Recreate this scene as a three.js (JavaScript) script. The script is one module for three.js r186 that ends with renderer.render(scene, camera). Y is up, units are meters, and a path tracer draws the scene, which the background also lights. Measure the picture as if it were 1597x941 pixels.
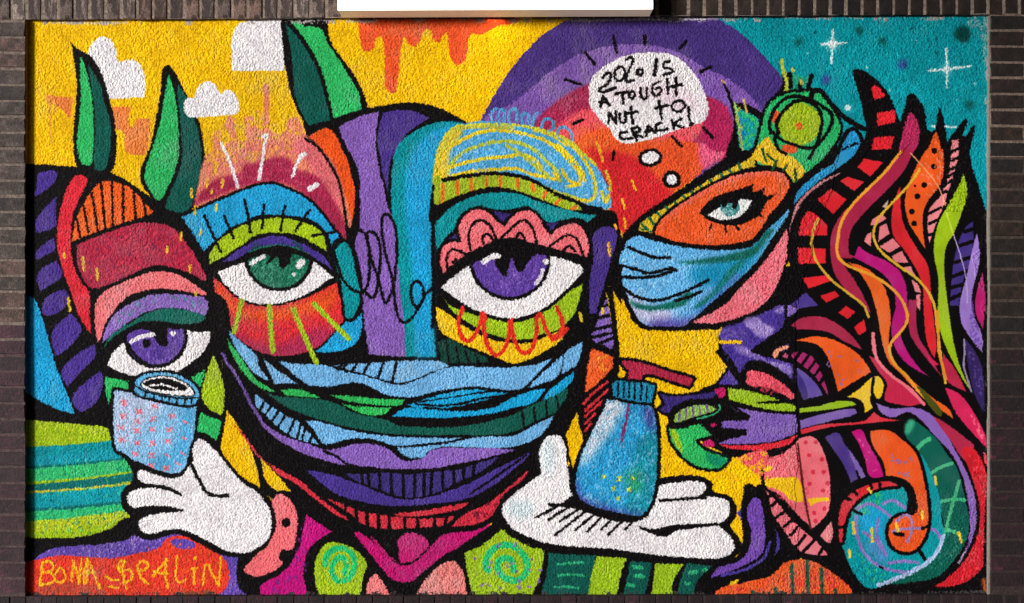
import * as THREE from 'three';
import { RectAreaLightUniformsLib } from 'three/addons/lights/RectAreaLightUniformsLib.js';
import { mergeGeometries } from 'three/addons/utils/BufferGeometryUtils.js';

// ---------------------------------------------------------------- camera, sky, sun, exposure
const S = 0.0031;              // metres on the wall face per unit of the drawing grid
const EYE = 1.75;              // camera height
const FOV = 45, DIST = (470.5 * S) / Math.tan((FOV / 2) * Math.PI / 180);
const scene = new THREE.Scene();
const camera = new THREE.PerspectiveCamera(FOV, 1597 / 941, 0.05, 400);
camera.position.set(0, EYE, DIST);
camera.lookAt(0, EYE, 0);
const renderer = new THREE.WebGLRenderer({ antialias: true });
renderer.toneMapping = THREE.LinearToneMapping;
renderer.toneMappingExposure = 1.3;
renderer.shadowMap.enabled = true;
const SUN = new THREE.Vector3(-0.84, 0.15, 0.53).normalize();
{
  const W = 128, H = 64, d = new Float32Array(W * H * 4), v = new THREE.Vector3();
  for (let j = 0; j < H; j++) for (let i = 0; i < W; i++) {
    const up = ((j + 0.5) / H - 0.5) * Math.PI, az = ((i + 0.5) / W - 0.5) * 2 * Math.PI;
    v.set(Math.cos(az) * Math.cos(up), Math.sin(up), Math.sin(az) * Math.cos(up));
    const near = Math.max(0, v.dot(SUN)), h = Math.max(0, v.y);
    const b = v.y < -0.02 ? 0.3 : 0.8 + 0.3 * h + 0.5 * near ** 4;
    const k = (j * W + i) * 4;
    d[k] = b * 0.99; d[k + 1] = b; d[k + 2] = b * 1.03; d[k + 3] = 1;
  }
  const sky = new THREE.DataTexture(d, W, H, THREE.RGBAFormat, THREE.FloatType);
  sky.mapping = THREE.EquirectangularReflectionMapping; sky.magFilter = THREE.LinearFilter; sky.needsUpdate = true;
  scene.background = sky; scene.environment = sky;
  scene.backgroundIntensity = 0.5; scene.environmentIntensity = 0.5;
}
const sun = new THREE.DirectionalLight(0xfff9f4, 4.2);
sun.position.copy(SUN).multiplyScalar(12).add(new THREE.Vector3(0, EYE, 0));
sun.target.position.set(0, EYE, 0);
sun.castShadow = true; sun.shadow.radius = 24; sun.shadow.mapSize.set(2048, 2048);
Object.assign(sun.shadow.camera, { left: -5, right: 5, top: 4, bottom: -4, near: 1, far: 30 });
scene.add(sun, sun.target);
RectAreaLightUniformsLib.init();

// ---------------------------------------------------------------- helpers
let seed = 20;
const rnd = () => { seed = (seed * 1664525 + 1013904223) >>> 0; return seed / 4294967296; };
const X = (px) => (px - 798.5) * S, Y = (py) => EYE - (py - 470.5) * S;     // wall face grid to metres
const tag = (o, label, category, kind) => { if (label) o.userData.label = label; if (category) o.userData.category = category; if (kind) o.userData.kind = kind; return o; };
function mesh(name, geo, m, parent) { const o = new THREE.Mesh(geo, m); o.name = name; o.castShadow = o.receiveShadow = true; parent.add(o); return o; }
// smooth value noise that repeats every n cells
function noiseGrid(n, s) { let q = s >>> 0; const g = new Float32Array(n * n); for (let i = 0; i < n * n; i++) { q = (q * 1664525 + 1013904223) >>> 0; g[i] = q / 4294967296; } return g; }
function noise2(g, n, x, y) {
  const xi = Math.floor(x), yi = Math.floor(y), fx = x - xi, fy = y - yi, u = fx * fx * (3 - 2 * fx), w = fy * fy * (3 - 2 * fy);
  const a = ((xi % n) + n) % n, b = (a + 1) % n, c = (((yi % n) + n) % n) * n, e = ((((yi + 1) % n) + n) % n) * n;
  return (g[c + a] * (1 - u) + g[c + b] * u) * (1 - w) + (g[e + a] * (1 - u) + g[e + b] * u) * w;
}
const NG = noiseGrid(256, 7), NH = noiseGrid(256, 99);

// ---------------------------------------------------------------- the painted picture (flat spray paint on the stucco)
const PX0 = 34, PY0 = 20, PW = 1516, PH = 916, K = 2048 / PW;
const CW = 2048, CH = Math.round(PH * K);
const cv = document.createElement('canvas'); cv.width = CW; cv.height = CH;
const g = cv.getContext('2d');
g.setTransform(K, 0, 0, K, -PX0 * K, -PY0 * K); g.lineJoin = 'round'; g.lineCap = 'round';
const BK = '#0d0a0c', YE = '#f4bf0a', OR = '#f1561f', RE = '#dd2733', MA = '#a62148', PI = '#f2727a', MG = '#c1146f', DP = '#4a3490', LV = '#8560bb', BL = '#1b9fd8', LB = '#70b2ea', TE = '#0a8f9b', DG = '#0f584e', GR = '#2fb963', LI = '#9fc01c', WH = '#ece9ee';
let ox = 0, oy = 0, sc = 1;
const grid = [0, 400, 800, 1197], rows = { a: 0, b: 236, c: 470, d: 705 };
const T = (c, r) => { if (c === undefined) { ox = oy = 0; sc = 1; } else { ox = grid[c]; oy = rows[r]; sc = 1 / 3.9875; } };
const TT = (x, y, k) => { ox = x; oy = y; sc = 1 / k; };
const parse = (s) => s.trim().split(/\s+/).map((q) => { const [x, y] = q.split(','); return { x: ox + parseFloat(x) * sc, y: oy + parseFloat(y) * sc, c: y.endsWith('*') }; });
// smooth curve through points; a point marked * is a corner
function trace(s, closed) {
  const p = parse(s), n = p.length, at = (i) => (closed ? p[(i + n) % n] : p[Math.max(0, Math.min(n - 1, i))]);
  const dir = p.map((q, i) => { const a = at(i - 1), b = at(i + 1), l = Math.hypot(b.x - a.x, b.y - a.y) || 1; return [(b.x - a.x) / l, (b.y - a.y) / l]; });
  g.beginPath(); g.moveTo(p[0].x, p[0].y);
  for (let i = 0; i < (closed ? n : n - 1); i++) {
    const a = p[i], j = (i + 1) % n, b = p[j], l = Math.hypot(b.x - a.x, b.y - a.y) / 3;
    let c1 = [a.x + dir[i][0] * l, a.y + dir[i][1] * l], c2 = [b.x - dir[j][0] * l, b.y - dir[j][1] * l];
    if (a.c) c1 = b.c ? [a.x, a.y] : [a.x + (c2[0] - a.x) * 0.4, a.y + (c2[1] - a.y) * 0.4];
    if (b.c) c2 = a.c ? [b.x, b.y] : [b.x + (c1[0] - b.x) * 0.4, b.y + (c1[1] - b.y) * 0.4];
    g.bezierCurveTo(c1[0], c1[1], c2[0], c2[1], b.x, b.y);
  }
  if (closed) g.closePath();
}
function F(col, s, w, wc = BK) { trace(s, true); if (w) { g.lineWidth = w * 2; g.strokeStyle = wc; g.stroke(); } g.fillStyle = col; g.fill(); }   // w: outline outside the cell
function L(w, s, col = BK) { trace(s, false); g.lineWidth = w; g.strokeStyle = col; g.stroke(); }
function LS(w, list, col) { for (const s of list.split('|')) L(w, s, col); }
function DOT(col, r, s) { for (const q of parse(s)) { g.beginPath(); g.arc(q.x, q.y, r, 0, 7); g.fillStyle = col; g.fill(); } }
function EL(col, s, rx, ry, rot = 0, w = 0, wc = BK) { const [q] = parse(s); g.beginPath(); g.ellipse(q.x, q.y, rx, ry, rot, 0, 7); if (w) { g.lineWidth = w * 2; g.strokeStyle = wc; g.stroke(); } if (col) { g.fillStyle = col; g.fill(); } }
function RING(w, s, rx, ry, rot = 0, wc = BK) { const [q] = parse(s); g.beginPath(); g.ellipse(q.x, q.y, rx, ry, rot, 0, 7); g.lineWidth = w; g.strokeStyle = wc; g.stroke(); }
function CLIP(s, draw) { g.save(); trace(s, true); g.clip(); draw(); g.restore(); }
const soft = (blur, draw) => { g.save(); g.filter = `blur(${blur * K}px)`; draw(); g.restore(); };
// paint sprayed in overlapping short dabs of a second colour
function SPECK(col, n, s, len = 5, w = 2, alpha = 0.8) { CLIP(s, () => { const p = parse(s), xs = p.map((q) => q.x), ys = p.map((q) => q.y), x0 = Math.min(...xs), x1 = Math.max(...xs), y0 = Math.min(...ys), y1 = Math.max(...ys); g.globalAlpha = alpha; g.strokeStyle = col; g.lineWidth = w; for (let i = 0; i < n; i++) { const x = x0 + rnd() * (x1 - x0), y = y0 + rnd() * (y1 - y0); g.beginPath(); g.moveTo(x, y); g.lineTo(x + (rnd() - 0.5) * len, y + (rnd() - 0.3) * len); g.stroke(); } g.globalAlpha = 1; }); }

// --- background fields
T(); g.fillStyle = YE; g.fillRect(PX0, PY0, PW, PH);
F('#0b96a4', '1100,10* 1560,10* 1560,520* 1240,420* 1180,120*');
F('#48347f', '746,196* 770,150 800,104 838,62 872,38 900,26 1000,20* 1105,24 1135,38 1168,62 1198,94 1225,128 1250,170 1260,260* 900,300*');
T(2, 'a');
F('#7c57ae', '-180,745 -100,690 0,640 100,560 200,470 300,400 400,345 500,310 600,285 740,275 900,288 1010,318 1110,370 1200,425 1300,470 1400,530 1500,620 1570,740 1560,1000* -180,1000*');
soft(1.6, () => F('#a5264f', '60,900* 120,790 190,700 300,610 400,550 490,518 800,480 1100,540 1215,600 1290,630 1345,690 1370,800 1360,1000* 100,1000*'));
soft(3, () => F('#ee5560', '200,860* 250,800 350,725 450,680 540,690 800,750 1190,750* 1170,820 1120,880 1100,1000* 300,1000*'));
soft(3, () => F('#e85b2a', '330,1000* 370,900 440,830 560,795 700,830 900,870 1000,860 1040,940 1000,1100* 400,1060*'));
T(2, 'b');
F('#e9552b', '440,-30* 1000,-60* 1190,-20 1170,140* 1000,260* 860,400* 690,510* 600,400 620,240*');
soft(3, () => F('#d2282f', '470,-20 560,10 640,0 760,40 850,110 930,200 1000,260* 860,400* 690,510* 590,440 600,360 600,240 540,100'));
soft(2.5, () => F('#e5587f', '1150,-60* 1340,-40* 1330,10 1250,80 1190,110 1160,60'));
T(2, 'a'); F('#b3265a', '1210,640* 1290,640 1350,720 1360,850 1340,941* 1240,941* 1180,860 1190,760');
// --- yellow side: smears, clouds, leaves
T(0, 'a');
F('#ea8240', '285,585* 360,600 450,605* 440,745* 390,690 340,650 300,650');
F('#ea8240', '700,665* 810,665* 810,790 850,745 935,735* 925,880 905,960* 790,950 770,830 715,790');
LS(4, '305,620 310,740 315,890|335,620 350,700', '#eaa02a');
F(WH, '548,330 565,280 600,238 640,228 690,250 720,310 732,375 780,378 820,370 870,400 895,460 906,530 895,605* 680,616* 600,560* 560,400');
F(WH, '1442,440* 1438,330 1440,240 1462,175 1500,140 1600,120* 1770,120* 1770,440*');
T(0, 'a');
F(BK, '438,260* 500,318 545,335 600,400 640,480 672,590 702,700 722,830 722,960 690,1070 560,1085 480,1040 455,900 455,800 470,650 475,520 460,380');
F(GR, '500,355* 530,420 555,520 575,640 582,760 580,880 570,1010 555,1030 505,1015 487,960 478,880 490,740 502,600 497,450');
F(DG, '545,395* 590,470 625,540 650,640 680,740 690,830 680,960 650,1050 600,1060 582,1010 588,900 592,760 582,640 562,520');
F(BK, '1045,405 1080,440 1130,530 1180,640 1230,740 1255,830 1272,960 1268,1060 1240,1170 1210,1270 1160,1350 1060,1360 1000,1290 930,1220 876,1130 880,1040 930,920 970,740 1000,560 1012,430');
F(GR, '1050,462* 1075,540 1095,640 1105,760 1112,880 1110,960 1090,1050 1050,1150 992,1245 940,1200 902,1120 905,1050 930,970 960,880 1000,740 1020,600');
F(DG, '1100,515* 1150,590 1185,670 1205,735 1228,800 1245,900 1252,1000 1240,1100 1210,1210 1180,1290 1120,1330 1060,1340 1028,1290 1055,1200 1100,1100 1130,1000 1130,880 1120,760 1108,640');
F(WH, '1145,695 1143,650 1160,610 1205,605 1225,550 1280,505 1340,530 1370,582 1420,555 1470,600 1486,660 1470,712* 1180,733*');
T(1, 'a');
F('#e9572b', '628,90* 632,130* 637,200 650,280 670,315 700,318 730,300 742,250 770,225 790,270 800,400 800,540 830,575 865,570 880,500 890,380 905,260 920,238 950,280 985,290 1015,260 1050,190 1085,190 1100,255 1135,265 1155,230 1182,205 1195,290 1210,370 1250,407 1290,385 1312,320 1330,218 1400,216 1450,190 1500,165 1595,150* 1690,90*');
F(BK, '150,90* 452,90* 445,200 480,290 560,400 620,490 670,590 697,700* 490,790* 310,860* 288,760 250,680 210,580 190,470 175,400 165,300 155,200');
F(DG, '180,148* 230,200 290,280 340,360 380,450 410,550 440,660 458,745* 400,760 320,780* 280,700 240,600 225,450 215,330 195,220');
F(GR, '205,128* 260,140 300,165 360,165 410,190 440,260 480,320 530,400 590,490 630,570 646,620 650,680* 560,715 485,748* 470,690 450,600 430,520 410,450 370,360 330,290 280,215');
// --- bubble with the words
T(2, 'a');
LS(5, '625,230 645,325|820,225 820,280|1080,255 1035,305|450,330 510,400|325,495 420,525|1170,445 1235,415|375,770 435,745|1185,795 1240,855|990,850 1050,910');
SPECK('#6a4a9e', 200, '-180,745 0,640 300,400 740,275 1110,370 1500,620 1400,640* 1000,420 700,380 300,520 0,760', 9, 2.4, 0.45); SPECK('#c8406a', 120, '150,760* 480,540 480,640 250,800', 9, 2.4, 0.5); SPECK('#e8703a', 120, '300,860 520,760 640,860 400,940', 9, 2.4, 0.5);
F(WH, '472,600 480,510 530,440 620,380 740,335 880,325 1000,345 1090,410 1150,490 1195,590 1217,670 1190,750 1120,780 1040,802 930,842 800,880 700,892 648,870 600,800 530,730 480,660');
g.globalAlpha = 0.35; soft(8, () => F('#f0b8d8', '540,640 640,560 800,520 1000,520 1130,600 1150,690 1050,720 900,620 700,600')); g.globalAlpha = 1;
LS(4.6, '558,482 590,452 610,470 590,520 540,568 635,545|705,372 735,356 746,380 720,440 705,505 752,495|975,380 938,395 942,420 990,430 995,450 940,464|545,665* 562,600* 602,655*|540,635 592,640|635,585 718,568|680,572 690,645|795,550 800,608 830,608 832,550|912,508 872,530 870,580 905,592 922,550 892,552|960,490 965,585|1015,485 1015,592|960,545 1052,525|595,770* 600,700* 642,765* 640,695*|665,705 670,755 697,755 697,700|735,662 745,768|710,706 775,695|910,625 925,742|885,672 970,655|708,820 670,830 680,862 742,858|740,800 772,872|740,800 780,790 790,815 760,830 807,852|830,845* 840,782* 887,827*|825,820 872,810|922,765 890,780 900,812 962,800|990,745 1002,802|1048,738* 995,775* 1062,795*|1095,665 1097,745');
L(6, '895,370 880,465'); DOT(BK, 4, '1110,770');
RING(4.6, '665,460', 8, 11, 0.2); RING(5, '790,450', 4.5, 4.8); RING(4.6, '740,590', 4.6, 5.2); RING(4.6, '1030,660', 10, 8.6, -0.3);
T(2, 'b'); L(4.5, '630,0 620,52');
EL(WH, '855,40', 13.5, 8.8, -0.1, 5.5); EL(WH, '988,175', 8.2, 8, 0, 6);
// --- teal sky marks
T(3, 'a');
soft(3, () => { DOT('#08413e', 12, '1215,210'); DOT('#0a5a58', 7, '715,255 195,260 570,190 1260,650'); DOT('#3b3f8e', 7, '840,400 365,495'); });
SPECK('#2fc0c0', 240, '20,120* 1370,110* 1370,900* 1000,900* 600,600* 20,300*', 5, 1.8, 0.5); SPECK('#5ad0d8', 160, '20,120* 1370,110* 1370,900* 1000,900* 600,600* 20,300*', 4, 1.4, 0.4); SPECK('#046a78', 260, '20,120* 1370,110* 1370,900* 1000,900* 600,600* 20,300*', 5, 1.6, 0.4);
g.globalAlpha = 0.55; soft(4, () => { DOT('#bfe6ea', 10, '405,280'); DOT('#a8dce2', 9, '1116,430'); DOT('#9ad4dc', 5, '500,670'); }); g.globalAlpha = 1;
LS(3.2, '410,182 404,300 400,390|335,276 410,270 490,265|1112,305 1118,430 1117,545|1005,440 1115,430 1265,410|1030,785 1170,788', '#d8eef0'); DOT('#d8eef0', 6.5, '405,275'); DOT('#cfe8ec', 5, '1116,430 500,670');
SPECK('#86b0ae', 150, '1130,90* 1376,90* 1376,330* 1320,220 1240,150', 7, 2.6, 0.8); SPECK('#86b0ae', 90, '1340,90* 1376,90* 1376,700* 1360,500 1330,240', 5, 2, 0.8); SPECK('#0a6f7c', 60, '1200,90* 1376,90* 1376,300* 1300,180', 6, 2.4, 0.8);
soft(2.5, () => DOT('#08413e', 11, '1215,215'));
// --- left face
T(); F(BK, '30,255* 115,260 150,266 180,272 210,290 240,312 270,330 300,330* 330,420 350,480 345,560 355,620 345,720 300,690 220,745 200,800 165,690 30,660*');
T(0, 'b');
F(DP, '235,135* 300,122 345,128 355,160 290,240 212,282*'); F(DP, '345,285* 348,400 340,470 225,508* 222,430 280,350'); F(DP, '330,540* 338,610 280,650 230,678* 228,620'); F(DP, '345,680* 380,730 382,780 250,868* 228,800 250,740');
F(DP, '400,855* 430,920 410,960 350,1010 285,1022 260,970 300,900');
T(0, 'c'); F(DP, '440,75* 500,150 505,190 400,310 345,338* 318,230 340,160'); F(DP, '585,265* 592,340 540,400 420,530* 380,440 480,330'); F(DP, '625,430* 640,500 600,620 500,692* 448,600 560,480');
F(BL, '150,-40* 205,-20 240,40 300,230 340,380 400,540 466,702* 350,670 250,620 150,560*');
T(0, 'b');
F('#e02c3c', '465,155 510,148 542,180 520,240 480,320 450,400 440,520 440,620 460,720 510,820 555,880 558,1000 566,1140* 510,1060 480,1000 455,920 430,850 390,740 360,620 354,500 375,360 420,220');
F('#f05f20', '450,562* 455,480 500,360 560,260 620,195 660,185 740,195 820,240 900,320 952,382* 850,420 700,465 550,520');
LS(4, '478,420 497,530|520,340 550,505|570,260 607,492|628,195 652,475|695,190 702,465|765,205 765,448|832,260 842,420|892,310 907,395');
F('#b22a47', '480,580* 600,530 750,475 880,445 1000,450 1080,480 1150,560 1230,680 1282,790 1270,808* 1180,760 1080,725 960,710 850,750 700,820 600,852 550,840 510,780 480,680');
SPECK('#d4344a', 190, '500,600* 900,470 1100,520 1240,740* 960,690 600,830', 7, 3); SPECK('#82264e', 60, '500,600* 900,470 1100,520 1240,740* 960,690 600,830', 6, 3);
F('#f0767c', '590,960* 606,920 640,880 700,840 850,780 960,747 1050,752 1150,790 1282,882* 1280,898 1150,870 1000,855 880,870 780,912 700,1000 650,1080 622,1170 604,1190* 588,1070');
T(0, 'c');
F('#8a6abf', '635,260* 650,190 690,110 760,40 860,-10 930,-38 1060,-45 1200,-35 1282,-10 1284,70 1240,112* 1180,60 1080,40 960,50 850,100 740,170');
SPECK('#3f9a94', 70, '650,190* 760,40 930,-38 1200,-35 1282,-10 1284,70 1180,60 960,50 740,170', 5, 2.4);
F('#17685c', '640,300* 680,220 800,140 900,80 1050,43 1180,60 1275,100 1235,132 1120,142 1000,122 880,128 760,185 680,245');
F(WH, '670,395 690,340 745,275 860,190* 1180,180* 1306,188* 1282,290 1200,370 1100,437 980,447 850,462 750,442 690,415');
CLIP('640,330* 740,240 880,160 1000,145 1130,165 1330,165* 1330,480* 640,480*', () => { EL('#5d40a2', '965,232', 45, 42, 0, 4.5); SPECK('#8a66c8', 90, '800,220* 1140,220* 1060,380 960,400 860,340', 6, 2.2, 0.6); SPECK('#3c2878', 60, '800,220* 1140,220* 1060,380 960,400 860,340', 6, 2.2, 0.6); });
F(BK, '630,315* 740,205 870,140 1000,124 1120,145 1245,132* 1310,186* 1190,190 1140,168 1100,175 1040,170 1030,280 960,200 850,175 740,260*');
F(BK, '940,130* 1040,150* 1030,240 1005,280 970,250 950,200'); DOT(BK, 7, '910,262');
L(6.5, '812,254 870,222 950,206', WH); DOT(WH, 4.6, '1072,200'); L(4.5, '780,245 835,330 900,385 970,402 1050,385 1120,320 1155,240 1150,180');
F(GR, '650,470* 700,480 797,500* 800,556* 700,540* 672,645* 655,560'); F(GR, '1272,425* 1262,480 1240,542* 1188,475*');
F(LI, '1325,335* 1362,420 1392,540 1392,650 1372,712* 1290,660 1253,590 1270,480'); F(GR, '1240,690* 1310,722 1372,740* 1367,800 1342,868* 1280,822 1224,812*');
T(); F(YE, '354,640* 375,670 395,700 406,735 405,762* 388,752 362,730 342,706*', 4.5);
// green-and-teal bush, violet ground and the signed red patch
T(0, 'd');
{
  const bush = '140,-202* 560,-164 662,-145 700,-50 730,0 805,90 822,150 785,260 762,320 806,380* 790,430 700,490 550,530 140,540*';
  F(BK, '100,380* 400,420 800,380 860,480 1000,480 1200,500 1560,600 1690,720 1680,950* 100,950*'); F(LI, bush);
  CLIP(bush, () => {
    const band = (col, y, w, dy) => L(w, `130,${y} 450,${y - dy * 0.35} 830,${y - dy}`, col);
    band('#0e8f9c', 10, 18, 60); band('#1598ac', 75, 20, 65); band('#0c6f70', 100, 4, 62); band('#35bb70', 150, 20, 70); band('#0f6d6c', 235, 13, 80); band('#c8c23a', 254, 3, 60); band('#0f9aaa', 310, 24, 60); band('#0e6e70', 372, 9, 55); band('#2fba74', 405, 15, 60); band('#b2c426', 470, 17, 80);
  });
  SPECK('#0b6f6a', 130, '200,-30* 720,-20 800,100 760,320 800,380* 600,500 200,520*', 9, 2, 0.6); SPECK('#59d08a', 110, '200,60* 720,40 800,100 760,320 800,380* 600,500 200,520*', 9, 2, 0.6); SPECK('#d0cf38', 50, '200,-200* 620,-140 640,-100 200,-40*', 9, 2, 0.6);
  F('#5e46a8', '200,700* 240,640 330,600 500,580 650,568 780,478* 850,530 950,548 1100,510 1250,580 1400,640 1560,680 1650,810 1640,940* 200,940*');
  SPECK('#9a78cc', 130, '300,605* 650,575 780,500 1000,560 700,650 300,650', 6, 2.5); SPECK('#8a62c0', 90, '1390,680* 1560,700 1620,880 1370,900*', 6, 2.5);
  F('#de3a2a', '150,690* 220,672* 350,645 500,650 700,660 850,630 980,600 1030,545 1100,520 1200,540 1300,600 1380,650 1420,720 1424,800 1400,850 1340,910* 150,930*');
  F('#5e46a8', '1060,565 1110,540 1200,560 1210,590 1140,605');
  SPECK('#f0662c', 260, '230,680* 700,670 1040,560 1300,610 1410,740 1340,890* 240,890*', 6, 2.6, 0.7); SPECK('#b83a28', 180, '230,800* 700,830 1340,860* 1340,900* 230,900*', 6, 2.6, 0.6);
  TT(40, 850, 4.839);
  SPECK('#b04a38', 260, '85,290* 500,300 620,380 90,395*', 14, 3, 0.6); SPECK('#8a4a32', 60, '1180,360* 1400,340 1440,395* 1150,395*', 14, 3, 0.7);
  LS(3.5, '125,140 118,215 103,300|125,140 172,124 207,150 198,190 130,207|130,207 190,213 217,245 195,285 150,296 100,302|240,185 218,238 238,280 272,280 296,248 288,200 262,172 235,190|360,118 354,190 345,272|360,118 382,200 402,292|402,292 412,200 421,110|458,292 468,200 462,108|440,290 440,200 468,105|468,105 500,180 530,262 557,325|455,210 522,205|605,235 645,265 705,262|625,310 702,326|748,128 718,118 698,140 702,180 718,200|738,122 732,200 745,290 766,332|712,202 775,183 803,228 782,272 735,290|855,188 892,190 922,160 905,130 866,130 845,168 858,220 880,258 918,288|962,240 990,200 1066,112|1060,110 1052,220 1072,326|965,206 1072,216|1142,85 1136,170 1130,242 1160,282 1202,265|1270,172 1268,296|1250,182 1292,172|1338,300 1350,160 1372,150 1412,225 1452,302|1470,92 1466,200 1455,302', '#fab31c');
  DOT('#fab31c', 3.2, '1280,102'); LS(5, '890,266 918,288|550,300 557,325|1445,290 1455,302|700,150 712,195', '#fab31c');
}
// roll of paper held by the left hand
T(0, 'c');
{
  const roll = '708,553* 860,580 1000,620 1100,640 1222,635* 1212,750 1202,850 1192,941 1172,960 1140,1048 1080,1070 1000,1068 900,1030 830,990 760,940 722,920 705,800';
  F('#86bde8', roll, 5);
  CLIP(roll, () => { soft(5, () => { F('#b4c8ea', '708,553* 1000,620 900,760 760,900 705,800'); F('#52a8da', '1120,640* 1222,635* 1190,980* 1000,1060* 900,1030 1080,900'); }); });
  LS(2.8, '755,620 787,642|787,618 758,644|765,612 772,650|945,645 978,665|975,640 948,668|845,675 880,695|875,672 848,698|750,705 782,727|780,702 752,730|1055,705 1088,727|1085,702 1056,728|935,720 968,742|965,716 938,744|835,735 866,757|865,732 836,758|1138,745 1164,758|730,775 762,797|760,772 734,798|835,795 868,817|865,792 836,818|930,785 963,807|960,782 932,808|1035,790 1067,812|1065,788 1036,814|740,850 772,872|770,846 742,874|835,870 867,892|865,868 837,894|930,870 962,892|960,866 932,894|1026,860 1058,882|1055,858 1028,884|1132,845 1160,858|825,940 857,962|855,938 828,964|925,945 957,967|955,942 928,968|1025,950 1057,972|925,1015 955,1037|955,1012 926,1038|1016,1030 1048,1052|1046,1028 1018,1054|1120,935 1146,955|1088,1000 1116,1020', '#e8788a');
  SPECK('#5aa6de', 120, roll, 7, 2, 0.5); SPECK('#c6d8f0', 120, roll, 7, 2, 0.5);
  F('#5aaee0', '838,515 866,470 940,448 1050,448 1150,478 1222,540 1234,592 1205,640 1100,637 950,604 846,572', 4.5);
  L(3, '845,530 900,560 1020,590 1130,605 1225,600'); LS(3, '905,570 900,590|960,585 955,605|1010,592 1005,618|1050,600 1048,625|1100,605 1097,632|1150,608 1148,635|1190,606 1190,632');
  F(WH, '880,512 940,478 1040,470 1130,500 1190,545 1200,580 1120,585 1000,570 910,545', 2); F(BK, '888,510 950,486 1040,480 1120,510 1162,545 1100,556 1000,551 920,535'); L(3, '930,525 1010,520 1100,545', WH);
}
// left hand
T(0, 'd');
F(BK, '830,60 900,80 1000,120 1130,130 1190,-60 1240,-110 1330,-60 1400,30 1500,150 1620,230 1700,330 1725,450 1690,560 1600,625 1500,655 1380,640 1180,540 1110,510 950,545 880,540 830,480 800,400 750,330 760,240 800,200 830,150');
F(WH, '1197,-20 1205,-50 1240,-80 1290,-55 1330,-15 1362,15 1420,92 1500,182 1595,248 1655,320 1690,400 1695,470 1665,540 1595,600 1540,626 1470,626 1400,612 1300,560 1200,510 1110,480 1030,485 960,506 910,506 868,480 860,440 890,410 960,386 1040,378 1142,372* 1142,358* 1040,338 960,333 880,340 825,347 790,305 797,260 860,230 950,225 1040,240 1128,276* 1130,262* 1060,222 980,203 885,188 850,150 868,115 920,125 1000,152 1080,163 1130,148 1165,100 1200,55 1198,20');
L(5.5, '1180,60 1230,160 1300,262 1418,272');
// --- centre head
T(); F(BK, '478,208* 520,185 560,172 600,164 640,160 675,165 705,178 735,195* 790,300* 960,330* 975,420 962,520 966,600 930,660 880,715 820,770 760,820 700,870 650,908 590,905 545,845 480,795 440,750 405,710 372,650 350,560 335,470 318,400 300,345 400,300 520,330*');
T(1, 'a');
F(OR, '322,850* 390,810 450,800 500,850 530,930 560,980 590,1090 612,1190 600,1362 575,1408* 555,1320 540,1220 510,1100 470,1010 410,941 370,890');
TT(290, 140, 4.952);
soft(0.8, () => F('#e8866a', '60,890* 130,560 160,500 205,470 215,330 260,320 280,420 320,410 340,340 300,290 320,215 370,215 380,300 400,370 440,400 460,330 450,230 490,200 520,220 560,300 590,260 600,130 590,-20* 620,-50 642,0 640,200 640,290 680,330 720,350 760,320 790,230 850,210 890,260 918,350* 1000,430 1120,550 1190,700 1260,938 1330,1220* 1000,1000* 400,1000*'));
SPECK('#e8a04a', 150, '140,560* 210,320 330,210 520,190 600,100 650,260 870,200 920,360 700,480 400,520', 14, 3, 0.75); SPECK(YE, 60, '160,480* 330,240 520,230 860,240 900,330 700,400 420,450 250,520', 16, 3, 0.7); SPECK('#e0706a', 90, '140,600* 300,440 560,400 900,380 800,500 450,600', 18, 3, 0.6);
SPECK('#eaa83a', 90, '150,500* 400,420 500,480 800,420 780,520 420,560 200,600', 22, 3, 0.7); SPECK('#e07a80', 120, '200,560* 560,420 900,400 860,520 500,560 250,640', 16, 3, 0.7);
soft(3, () => F('#de6a72', '830,400* 915,355* 1020,440 1130,570 1190,720 1215,900* 1120,938 1100,800 1000,680 930,560 840,480'));
soft(2.5, () => F('#a82a4e', '50,900* 130,770 250,680 420,640 450,580 560,560 700,520 800,540 870,620 960,640 1050,700 1110,800 1200,960 1270,1180* 1100,1080 950,860 800,740 650,725 450,750 250,820'));
SPECK('#c8506a', 160, '130,780* 420,640 700,520 900,640 1080,780 900,760 650,710 250,800', 9, 2.6, 0.6); SPECK('#d87478', 110, '850,420* 920,370 1130,580 1200,860 1100,780 960,600', 9, 2.6, 0.6);
LS(5, '275,420 330,540 400,750|622,345 595,500 562,690|915,495 860,560 822,665', WH); LS(8, '955,765 1008,735', WH); LS(7, '880,510 918,495|595,360 622,350', WH);
LS(4, '235,580 215,650|280,690 275,750|165,680 160,740|40,770 38,830|235,880 228,920', '#eec03a'); DOT('#eeb03a', 3, '197,790');
T(1, 'a');
L(4.5, '300,860 380,915 450,1010 505,1110 535,1230 552,1340 565,1450');
F('#8560b8', '512,790* 600,740 680,710 760,695* 745,800 740,900 750,960 770,1090 810,1220 826,1310 850,1345 880,1500 890,1790 915,1890 926,2220* 700,2205* 680,2080 655,1930 650,1840 640,1690 608,1510 640,1420 640,1240 640,1100 600,980 570,930 530,850');
F('#48348a', '790,702* 850,690 960,690 1078,735* 1000,780 920,850 870,930 838,990 826,1090 828,1262* 800,1180 775,1070 755,940 752,860 768,760');
F(TE, '1040,785* 1150,758 1290,762* 1300,900* 1130,941 1110,1040 1105,1120 1075,1340 1095,1420 1097,1740 1097,1970 1116,2222* 926,2218* 915,1980 900,1880 880,1640 870,1440 842,1320 832,1140 842,1020 880,900 960,830');
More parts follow.
